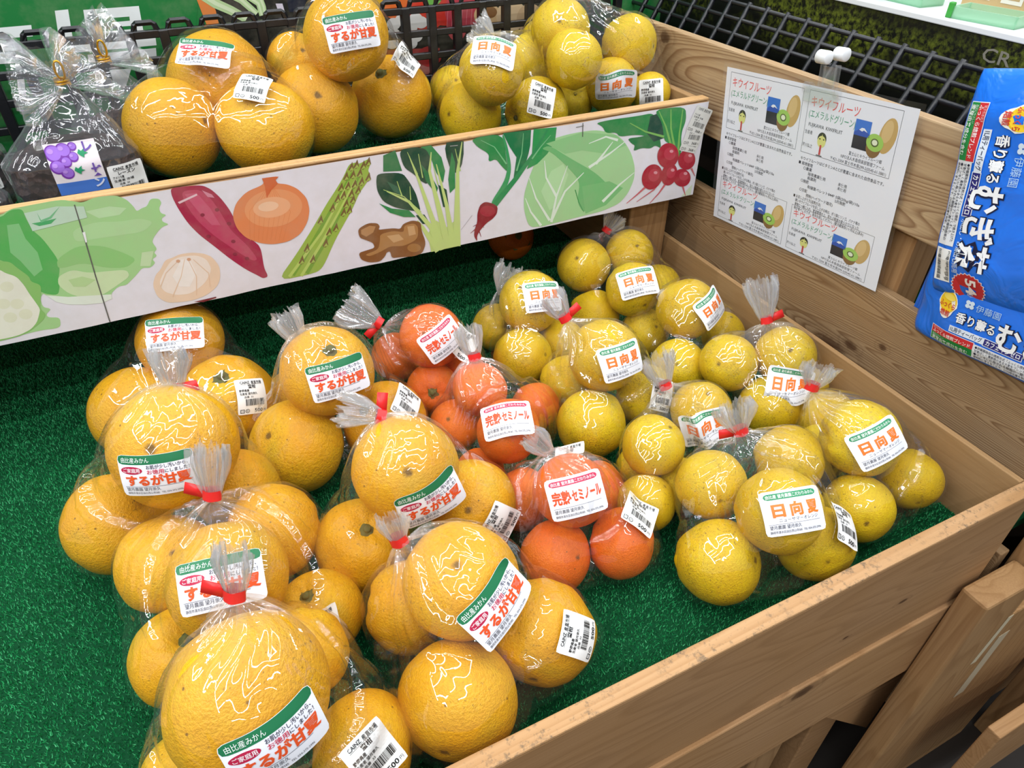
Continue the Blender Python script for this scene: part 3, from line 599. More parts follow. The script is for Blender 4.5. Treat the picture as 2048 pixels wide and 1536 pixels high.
6 a8be58 -498.5,270.6 -494.6,275 -493,271.3
5 7b6238 -508.1,270.4 -501.9,279.4 -501,270.4 -505.1,268.2
6 a8be58 -507,269 -503.1,273.3 -501.5,269.7
5 7b6238 -516.4,269.8 -510.2,278.8 -509.4,269.8 -513.4,267.6
6 a8be58 -515.4,268.4 -511.5,272.7 -509.9,269.1
5 7b6238 -524.7,269.2 -518.4,278.2 -517.7,269.2 -521.7,267
6 a8be58 -523.7,267.8 -519.7,272.1 -518.2,268.5
5 7b6238 -505,262.4 -498.8,271.5 -497.9,262.4 -502,260.2
6 a8be58 -504,261 -500,265.4 -498.4,261.7
5 7b6238 -513.7,259.8 -507.5,268.8 -506.6,259.7 -510.7,257.5
6 a8be58 -512.7,258.3 -508.7,262.7 -507.2,259
5 7b6238 -523.1,259.4 -516.8,268.4 -516,259.4 -520.1,257.1
6 a8be58 -522,257.9 -518.1,262.3 -516.6,258.6
5 7b6238 -512.7,252.1 -506.4,261.2 -505.6,252 -509.7,249.7
6 a8be58 -511.7,250.6 -507.7,255 -506.1,251.2
5 7b6238 -521.6,248.3 -515.3,257.5 -514.5,248.3 -518.6,246
6 a8be58 -520.6,246.8 -516.6,251.3 -515,247.5
5 7b6238 -530.7,256.6 -524.4,265.6 -523.7,256.5 -527.8,254.3
6 a8be58 -529.7,255.1 -525.7,259.5 -524.2,255.8
5 7b6238 -538.5,246.2 -532.1,255.3 -531.5,246.1 -535.5,243.9
6 a8be58 -537.5,244.7 -533.5,249.1 -532,245.4
5 7b6238 -526.2,238.3 -519.8,247.6 -519.1,238.2 -523.2,235.9
6 a8be58 -525.2,236.8 -521.2,241.3 -519.6,237.4
5 7b6238 -518.6,240.1 -512.3,249.4 -511.5,240 -515.6,237.7
6 a8be58 -517.6,238.6 -513.6,243.1 -512,239.2
5 7b6238 -554.8,234.2 -548.3,243.4 -547.8,234.1 -551.9,231.9
6 a8be58 -553.8,232.7 -549.8,237.1 -548.4,233.3
5 7b6238 -547.3,217 -540.8,226.4 -540.2,216.8 -544.3,214.6
6 a8be58 -546.3,215.4 -542.2,220 -540.7,216.1
5 7b6238 -538.3,220.7 -531.8,230.1 -531.2,220.6 -535.3,218.3
6 a8be58 -537.3,219.2 -533.2,223.7 -531.7,219.8
5 7b6238 -585.6,187.7 -578.9,197.3 -578.6,187.5 -582.7,185.2
6 a8be58 -584.7,186.1 -580.5,190.7 -579.1,186.7
5 7b6238 -572.4,185.8 -565.7,195.4 -565.3,185.5 -569.5,183.2
6 a8be58 -571.4,184.1 -567.2,188.8 -565.8,184.7
5 7b6238 -553.6,203.6 -547.1,213.1 -546.5,203.4 -550.7,201.1
6 a8be58 -552.6,202 -548.5,206.6 -547.1,202.6
5 7b6238 -576.8,201.9 -570.2,211.4 -569.8,201.7 -574,199.4
6 a8be58 -575.9,200.3 -571.8,204.9 -570.4,200.9
2 c3da84 -415.2,163.9 -418,190.4 -405.1,206.9 -391.6,194.5 -379.2,201.6 -372.6,197.8 -375.6,163.7
6 c6dc86 -398.4,165.6 -409.8,200.2 -438.1,240.3 -465.9,257.9 -466.4,257 -440.6,237.9 -415.6,197.7 -407.6,164.1
6 c6dc86 -393.8,164.4 -408.6,215.7 -422.2,263.2 -433.7,296.7 -434.7,296.5 -425.6,262.6 -414.6,214.8 -402.6,163.2
6 c6dc86 -386,164.7 -398.2,227.4 -407.9,273.4 -405.3,296.1 -406.4,296.4 -411.5,273.6 -404.6,227.1 -395.6,164.5
6 c6dc86 -378.8,164 -387.4,225.1 -399.7,280.6 -400.8,280.5 -392.3,225 -388.1,164.5
6 c6dc86 -373.1,163.1 -371.7,221.5 -370.5,266.7 -364.7,302.4 -365.8,302.7 -374.6,267.7 -379,223 -383.9,165.6
6 c6dc86 -401.8,164.5 -422.2,202.3 -429.9,212.3 -430.8,211.8 -426.3,200.4 -409.3,161.3
2 2b7a48 -465.5,301.6 -450.4,305.3 -444.4,279.4 -467.7,282.3
4 1d4a36 -475.1,281.5 -444.6,277.3 -437,265.2 -429.6,248.5 -427.2,236.8 -424.9,222.6 -440.4,228 -457.6,234.8 -471.8,245.3 -477.7,259.6 -477.7,272.4
5 3a6a50 -464.7,270.1 -452.7,261.5 -445.3,247 -457.6,255.9
4 1f4c38 -446.2,304.7 -426.9,305.7 -412.1,301.4 -406.5,287.9 -407.5,273.1 -413.2,256.6 -421.7,262.5 -429.7,272.6 -441.9,283.2
4 1d4a36 -385.4,304.6 -363,303.3 -363.6,287.4 -366.4,274.9 -371.5,264.8 -380.7,266.3 -386.4,286.8 -387.6,297.6
3 2f8a4c -418.4,304.4 -405.3,304.5 -393.1,287.9 -389.2,270 -392.8,255.2 -401,269.8 -406.5,287.9
5 2f8a4c -379.3,292.1 -375.5,278.6 -377.1,245.6 -384.4,240.1 -385.7,258.4
5 2b7a48 -420,283.8 -407.9,266.7 -400,249.8 -402.8,242.4 -415.1,261.3
5 2f8a4c -477.4,244.2 -462,234.5 -440.4,228 -432.2,217.1 -447.8,220.3 -464.8,229.4
5 1d4a36 -432,219.4 -420.6,218.3 -413.5,203.9 -423.9,206
4 1d4a36 -399.7,254.2 -388.7,245.5 -386.6,219.7 -394.6,223.6
7 b8d47a -424.3,223.1 -445,247.4 -470,260.6 -470.3,260 -445.6,246.5 -425.5,222.1
7 b8d47a -446.7,247.5 -451.7,267.9 -452.4,267.8 -448.2,247.3
7 b8d47a -436.2,240.8 -436.2,258.5 -436.8,258.6 -437.7,241
7 b8d47a -424.7,272 -435.6,301.1 -436.2,300.9 -426.1,271.7
7 b8d47a -418.4,266.4 -421.9,296.8 -422.6,296.7 -419.9,266.4
7 b8d47a -368.3,266.6 -374.3,295.6 -375,295.5 -369.9,266.5
7 b8d47a -398.9,254.2 -404.4,281.3 -405,281.2 -400.5,254.1
7 8a5a30 -507.8,216.6 -494.2,221.7 -482.5,219.3 -479.8,214.1 -482.4,210.1 -473.6,209.4 -462.6,208.2 -453.8,205.2 -449.8,211.4 -437.1,213.9 -426,208.8 -426.2,197 -421.3,178.9 -427.1,165.3 -439.1,163.1 -459.9,166.7 -469.1,167.6 -470.3,177.7 -474.9,177.5 -477.8,172 -485.3,166.4 -498.7,168.1 -509.1,174.5 -511.1,184.6 -500.9,185.8 -489.6,186.9 -491,194.3 -499.2,199.7 -507.2,204.9
8 b98a5a -503.8,214.6 -492.5,217.9 -485.1,215.3 -489.3,208 -498.6,204.2 -504.5,209
8 b2834f -480.9,203.9 -462.9,204.8 -449.8,199.6 -448.9,208.9 -435.1,209.5 -430,202.5 -432.5,186.3 -451.6,180.7 -469.6,184.8 -481.4,180.2 -497.6,176.6 -503.8,180.5 -485.5,183.5 -482,194.7
9 cfa573 -472.5,199.7 -456.7,198.7 -450.7,190.2 -464.6,188.5
9 cfa573 -444.6,206.8 -435.4,206.1 -434.2,193.9 -443.5,193.5
8 a87843 -428.8,173.2 -429.2,171.9 -429.9,170.8 -431.2,169.8 -432.7,169.2 -434.5,168.9 -436.5,168.9 -438.6,169.2 -440.6,169.8 -442.6,170.7 -444.2,171.8 -445.6,173.1 -446.6,174.5 -447.2,175.9 -447.3,177.3 -446.9,178.6 -446.1,179.7 -444.9,180.6 -443.4,181.2 -441.6,181.6 -439.6,181.6 -437.6,181.3 -435.5,180.7 -433.6,179.8 -431.9,178.7 -430.5,177.4 -429.5,176 -428.9,174.6
3 2f8f4e -353.8,305 -309.6,304.9 -304.8,271.4 -302.4,253 -312.1,263.7 -319.3,273.8 -330.1,271.6 -328.8,281.9 -344.9,293.1
3 1e7a4a -309.6,304.9 -269.9,303.4 -270.6,283.8 -272.9,273 -279.9,251.4 -294.8,240.1 -290.2,271.3 -300,286.2
3 2f9a54 -266.2,303.9 -232.6,301.3 -234.2,282.7 -245,268.6 -259.9,257.3 -274.9,252.9 -267.9,272.2
4 3aa060 -321.3,209.6 -301.6,237.6 -297.2,258.9 -303,287 -308.5,302.9 -310.8,302.6 -306.7,286.8 -302.6,259.8 -308,241.4 -328.5,215.3
5 2d9156 -319.1,208.8 -287.2,241.5 -263.3,270.3 -245,299.2 -247.7,300.8 -267.4,273.3 -292.5,246.2 -325.6,215.2
6 7cc48a -303.9,265.2 -321.1,289.9 -339.9,301.1 -340.3,300.6 -322,289.1 -305.7,264.3
6 7cc48a -288.9,252.7 -282.1,274.4 -280.4,300.6 -281.2,300.7 -283.5,274.9 -291,253.6
6 7cc48a -266.7,264.7 -254.9,278.8 -240.7,292.4 -241.3,292.9 -256.1,279.8 -268.6,266.2
6 8f2230 -347.4,204.8 -343.4,216 -335.9,219.4 -324.9,214.9 -317.4,208.6 -318.7,199.1 -325.1,193 -332.7,189.6 -337.9,185.7 -344.3,179.6 -348.7,173 -348.5,164.1 -353.2,174 -351.7,183.7 -347.7,192.7
7 a83040 -321.2,203.3 -321.5,201.6 -322.4,200.1 -323.8,198.9 -325.6,198 -327.7,197.5 -330.1,197.4 -332.6,197.7 -335.1,198.4 -337.4,199.5 -339.5,200.8 -341.3,202.4 -342.6,204.1 -343.3,205.9 -343.6,207.7 -343.3,209.3 -342.4,210.8 -341.1,212 -339.3,212.9 -337.2,213.4 -334.8,213.5 -332.3,213.2 -329.9,212.5 -327.5,211.5 -325.4,210.2 -323.6,208.6 -322.3,206.9 -321.5,205.1
6 8f2230 -348.4,186 -358.2,179 -357.9,178.6 -347.4,184.7
6 8f2230 -343.2,186.2 -338,183.1 -337.8,183.4 -342.5,187.4
6 8f2230 -346.8,190.7 -354.1,188.1 -353.9,187.6 -346.2,189.3
6 8f2230 -346.2,179.8 -343,170.4 -342.5,170.5 -344.8,180
3 b8b0b4 -355,204.2 -371.5,186.8 -371.2,186.4 -354.5,203.6
2 a9d89c -193.9,290.2 -170,289 -139.2,278.9 -123.9,266.1 -110.1,247.2 -101.5,226.1 -100.5,208.3 -108.3,189 -121.4,175.7 -149.9,169.4 -178.6,168.5 -234.4,166.8 -248,165.7 -269.7,169 -278.1,196 -278.6,218.1 -271.4,240.6 -261.8,262.2 -254.6,274.7 -250,285.1 -219.7,289.5
3 93cc8c -247.4,282.5 -193.8,289.1 -139.1,277.7 -120.4,260.8 -153,254 -191.9,264.8 -218.2,264.4
4 74bd78 -254.7,276.9 -242.2,279.5 -212.6,258.8 -167.2,229.8 -142.2,205.5 -151.4,184.1 -181.7,171.8 -194.5,192.4 -191.2,221.8 -217.3,250.2 -239.2,270
4 7fc27e -187.9,213.7 -143,213.2 -118.3,198.6 -145,177.7 -178.8,171.2
3 b9e2ac -238,244.3 -220,250.7 -211.1,234.9 -224.8,193.1 -238.1,188.1 -252.6,218.2
5 e4f2e2 -232.3,168.6 -226.9,205.7 -212.7,247 -213.7,247.5 -229.5,206.9 -236.7,170.3
5 e4f2e2 -232.6,170.7 -213.8,210.3 -186.2,232.7 -187.1,233.6 -216.2,212.2 -236.7,173.3
5 e4f2e2 -235.6,173.3 -259,210.1 -270.9,240.7 -271.8,240.6 -261.4,209.5 -239.2,171.9
5 e4f2e2 -249.1,168.5 -266.4,191.8 -275.9,213 -276.9,212.8 -268.7,191 -252.5,166.7
5 e4f2e2 -177.6,237.3 -146.4,252 -123.5,265.6 -124.3,266.5 -148.3,254.2 -180.4,240.9
5 e4f2e2 -166.4,240.7 -143.1,268.7 -144.1,269.4 -170.2,243.6
5 e4f2e2 -149.6,182.3 -123.8,203.8 -101.5,218.2 -102.4,219.1 -126,206.1 -153.2,185.9
5 e4f2e2 -226.3,206.9 -244.2,236.3 -248.5,260.1 -249.5,260.1 -246.7,236 -230,205.7
5 e4f2e2 -135.1,271.9 -155.8,279 -182.1,273 -181.6,272.1 -155.2,276.6 -135.9,268.4
6 3f9a58 -199.3,210.7 -192.2,191.7 -182.2,174.4 -181.7,174.5 -191.3,191.9 -198,210.8
3 2b8a48 -173.6,298.5 -149.7,299.7 -108.7,298.6 -80.9,299.4 -77.1,285.1 -82.9,276.5 -84.4,267.3 -99.3,271.8 -110.8,273.5 -133.2,274.5 -139.5,281.2 -156,282.5 -162.4,292.5
3 237a42 -120.2,270.2 -96.1,269 -67.8,272 -59.2,246.5 -70.6,253.2 -78.8,249.6 -93.8,253.1 -107.7,250.4 -106,258.6 -112.1,261.9
4 1b4a3a -85.9,295.5 -63.8,299.5 -51.6,262.4 -74.4,258.6 -88,272.6
5 2f8e48 -81.6,304.1 -27.9,301.2 -22.7,282.2 -28.1,263.8 -22.2,233.2 -26.6,223.8 -46.8,252 -56.8,258.4 -63.9,283.2
6 7dbb5c -41.3,249.1 -55.9,277.8 -71.9,300.8 -73.2,300.5 -58.4,277.4 -45.3,248.8
6 7dbb5c -34.6,245.5 -46.3,273.8 -51.7,300.2 -53.2,300.4 -49.1,274 -38.7,245.5
6 7dbb5c -25.3,228.6 -29.7,263.9 -30.9,297.3 -32.4,297.7 -32.6,264.6 -29.8,229.5
6 7dbb5c -57.4,264.9 -91,276.4 -118.4,291.3 -119,290.4 -91.7,274.4 -57.9,261.7
7 b02336 -51.2,198.4 -52.8,194.6 -55.2,191.4 -58.3,189.1 -61.9,187.6 -65.9,187 -70.1,187.5 -74.2,188.9 -78,191.3 -81.3,194.3 -84.1,198 -86,202.1 -87.1,206.4 -87.3,210.7 -86.6,214.7 -85,218.4 -82.6,221.4 -79.6,223.7 -76.1,225.2 -72.2,225.7 -68.1,225.3 -64.1,224 -60.3,221.8 -56.9,218.8 -54.1,215.2 -52.1,211.2 -50.9,206.9 -50.6,202.5
7.3 c23a4c -56.6,204.2 -57.4,202.4 -58.7,200.8 -60.3,199.7 -62.3,199 -64.5,198.8 -66.7,199.2 -68.9,199.9 -71.1,201.2 -72.9,202.8 -74.4,204.7 -75.6,206.8 -76.2,209 -76.4,211.2 -76.1,213.2 -75.3,215 -74,216.5 -72.4,217.6 -70.5,218.3 -68.4,218.5 -66.1,218.2 -63.9,217.4 -61.8,216.2 -59.9,214.7 -58.4,212.8 -57.2,210.7 -56.5,208.5 -56.3,206.3
7.5 e59aa4 -60.6,211.6 -60.6,211.1 -60.7,210.6 -61.1,210.2 -61.5,209.9 -62.1,209.8 -62.8,209.7 -63.6,209.8 -64.3,210 -65.1,210.3 -65.8,210.7 -66.4,211.1 -66.9,211.7 -67.2,212.2 -67.4,212.7 -67.4,213.3 -67.2,213.7 -66.9,214.1 -66.4,214.4 -65.8,214.5 -65.1,214.6 -64.3,214.5 -63.6,214.3 -62.8,214 -62.1,213.7 -61.5,213.2 -61.1,212.7 -60.7,212.1
7 b02336 -23.7,199.5 -24.6,196 -26.2,193 -28.4,190.6 -31.1,188.9 -34.2,188 -37.5,188 -40.9,188.9 -44.1,190.6 -47,193 -49.5,196.1 -51.4,199.5 -52.7,203.3 -53.2,207.1 -53,210.8 -52.1,214.2 -50.5,217.1 -48.3,219.5 -45.7,221.2 -42.7,222 -39.4,222 -36.1,221.2 -33,219.6 -30,217.3 -27.5,214.3 -25.6,210.9 -24.2,207.2 -23.6,203.3
7.3 c23a4c -27.7,204.3 -28.2,202.5 -29,201 -30.2,199.9 -31.7,199.1 -33.4,198.7 -35.2,198.7 -37,199.2 -38.8,200.1 -40.4,201.4 -41.8,203 -42.8,204.7 -43.6,206.6 -43.9,208.5 -43.8,210.4 -43.4,212.1 -42.5,213.6 -41.3,214.7 -39.9,215.5 -38.2,215.9 -36.4,215.8 -34.6,215.4 -32.9,214.5 -31.3,213.3 -29.9,211.7 -28.8,210 -28,208.1 -27.7,206.1
7.5 e59aa4 -29.9,210.2 -29.9,209.7 -30,209.2 -30.4,208.9 -30.8,208.6 -31.5,208.4 -32.2,208.3 -32.9,208.4 -33.7,208.6 -34.5,208.9 -35.2,209.3 -35.8,209.8 -36.3,210.3 -36.7,210.9 -36.8,211.4 -36.8,211.9 -36.7,212.4 -36.3,212.8 -35.9,213.1 -35.3,213.2 -34.6,213.3 -33.8,213.2 -33,213 -32.2,212.7 -31.5,212.3 -30.9,211.8 -30.4,211.3 -30.1,210.8
7 b02336 2.9,192.8 3.1,189.6 2.5,186.8 1.1,184.4 -1,182.6 -3.8,181.4 -7.1,181 -10.7,181.3 -14.4,182.3 -18,184 -21.4,186.2 -24.4,189 -26.9,192 -28.6,195.2 -29.6,198.4 -29.7,201.5 -29.1,204.3 -27.7,206.6 -25.6,208.4 -22.9,209.5 -19.7,210 -16.2,209.7 -12.5,208.8 -8.9,207.2 -5.5,205 -2.5,202.3 0,199.3 1.8,196
7.3 c23a4c -1.8,196.2 -1.7,194.7 -2,193.3 -2.8,192.1 -4,191.2 -5.6,190.7 -7.4,190.5 -9.3,190.7 -11.4,191.2 -13.4,192.1 -15.2,193.2 -16.9,194.6 -18.2,196.1 -19.1,197.7 -19.6,199.3 -19.7,200.9 -19.3,202.2 -18.5,203.4 -17.3,204.3 -15.8,204.8 -14.1,205 -12.1,204.9 -10.1,204.3 -8.1,203.5 -6.2,202.4 -4.6,201 -3.3,199.5 -2.3,197.9
7.5 e59aa4 -4.7,200.7 -4.7,200.2 -4.8,199.7 -5.2,199.3 -5.7,199 -6.3,198.8 -7,198.8 -7.8,198.9 -8.6,199.1 -9.4,199.4 -10.1,199.8 -10.8,200.3 -11.3,200.8 -11.7,201.4 -11.9,201.9 -11.9,202.5 -11.7,202.9 -11.4,203.3 -10.9,203.6 -10.3,203.8 -9.5,203.8 -8.8,203.8 -8,203.6 -7.2,203.3 -6.4,202.9 -5.8,202.4 -5.3,201.8 -4.9,201.3
8 b02336 -26.2,228.6 -26.8,224.7 -28.4,221.2 -30.8,218.4 -34.1,216.4 -37.9,215.4 -42.1,215.3 -46.5,216.1 -50.8,217.9 -54.8,220.6 -58.4,223.9 -61.3,227.7 -63.5,231.8 -64.7,236.1 -65,240.2 -64.3,244 -62.7,247.4 -60.3,250.1 -57.2,252 -53.5,253.1 -49.4,253.2 -45.1,252.4 -40.9,250.7 -36.8,248.2 -33.2,245 -30.2,241.3 -28,237.1 -26.6,232.9
8.3 c23a4c -32.4,233.4 -32.8,231.4 -33.6,229.7 -35,228.4 -36.7,227.4 -38.8,227 -41.1,227 -43.5,227.5 -45.8,228.4 -48.1,229.8 -50.1,231.5 -51.7,233.4 -52.9,235.5 -53.6,237.6 -53.8,239.7 -53.4,241.6 -52.5,243.3 -51.2,244.6 -49.5,245.6 -47.5,246 -45.2,246 -42.8,245.6 -40.5,244.7 -38.2,243.3 -36.3,241.7 -34.6,239.7 -33.4,237.6 -32.6,235.5
8.5 e59aa4 -37.3,239.4 -37.3,238.9 -37.5,238.4 -37.8,238.1 -38.3,237.8 -38.9,237.6 -39.6,237.6 -40.3,237.6 -41.1,237.8 -41.8,238.1 -42.5,238.5 -43.1,238.9 -43.6,239.4 -44,239.9 -44.1,240.5 -44.1,241 -44,241.4 -43.7,241.8 -43.2,242.1 -42.6,242.2 -41.9,242.3 -41.2,242.2 -40.4,242.1 -39.6,241.8 -38.9,241.4 -38.3,240.9 -37.9,240.4 -37.5,239.9
9 b02336 6.1,217.5 5.7,214.4 4.4,211.6 2.4,209.4 -0.2,207.8 -3.4,207 -6.8,206.9 -10.5,207.7 -14.1,209.2 -17.5,211.3 -20.6,214 -23.1,217.1 -24.9,220.5 -26,223.9 -26.4,227.2 -25.9,230.3 -24.6,233 -22.7,235.2 -20.1,236.7 -17,237.5 -13.6,237.6 -10,236.9 -6.5,235.5 -3.1,233.4 0,230.8 2.6,227.7 4.5,224.4 5.7,220.9
9.3 c23a4c 1.4,221.9 1.1,220.3 0.5,219 -0.6,217.9 -2.1,217.1 -3.8,216.8 -5.7,216.8 -7.7,217.2 -9.7,218 -11.6,219.1 -13.2,220.5 -14.6,222.1 -15.7,223.8 -16.3,225.5 -16.5,227.2 -16.2,228.7 -15.5,230.1 -14.5,231.1 -13,231.9 -11.4,232.2 -9.5,232.2 -7.5,231.8 -5.5,231 -3.6,229.9 -1.9,228.6 -0.5,227 0.5,225.3 1.2,223.6
9.5 e59aa4 -1.7,227.4 -1.6,226.9 -1.8,226.5 -2.1,226.1 -2.6,225.8 -3.2,225.6 -3.9,225.6 -4.7,225.6 -5.5,225.8 -6.3,226.1 -7,226.5 -7.6,227 -8.2,227.5 -8.5,228 -8.7,228.6 -8.7,229.1 -8.6,229.5 -8.2,229.9 -7.8,230.2 -7.1,230.4 -6.4,230.4 -5.7,230.4 -4.9,230.2 -4.1,229.9 -3.4,229.5 -2.7,229 -2.2,228.5 -1.9,228
6.5 cf6a70 -80.4,194.2 -93.5,184.4 -109.6,173.8 -108.9,173 -91.8,182.6 -77.6,191.4
6.5 cf6a70 -45.3,191.6 -53.4,179.5 -67.6,165.7 -66.8,165 -51.4,177.9 -41.9,189.2
6.5 cf6a70 -11.9,182.9 -1.6,165.1 -0.7,165.1 -8.3,183.1
6.5 cf6a70 -53,200.9 -63.7,186.8 -91.5,173 -90.8,172.2 -61.9,185 -49.6,198.4
6.5 cf6a70 -0.2,207.2 10.2,194 11,194.2 3.1,207.9
2 d6e4c8 3,176.6 8.5,181.1 8.6,164.7 -9.2,165.2
8 4a4a48 -194,301.4 -193.1,283.4 -192,283.2 -192.9,301.2
8 777770 -203.4,296.7 -191.7,297.3 -192,298.2 -203.7,297.6
8 aaaaa8 -381.2,299.3 -371,298.8 -371.1,299.7 -381.2,300.2"""
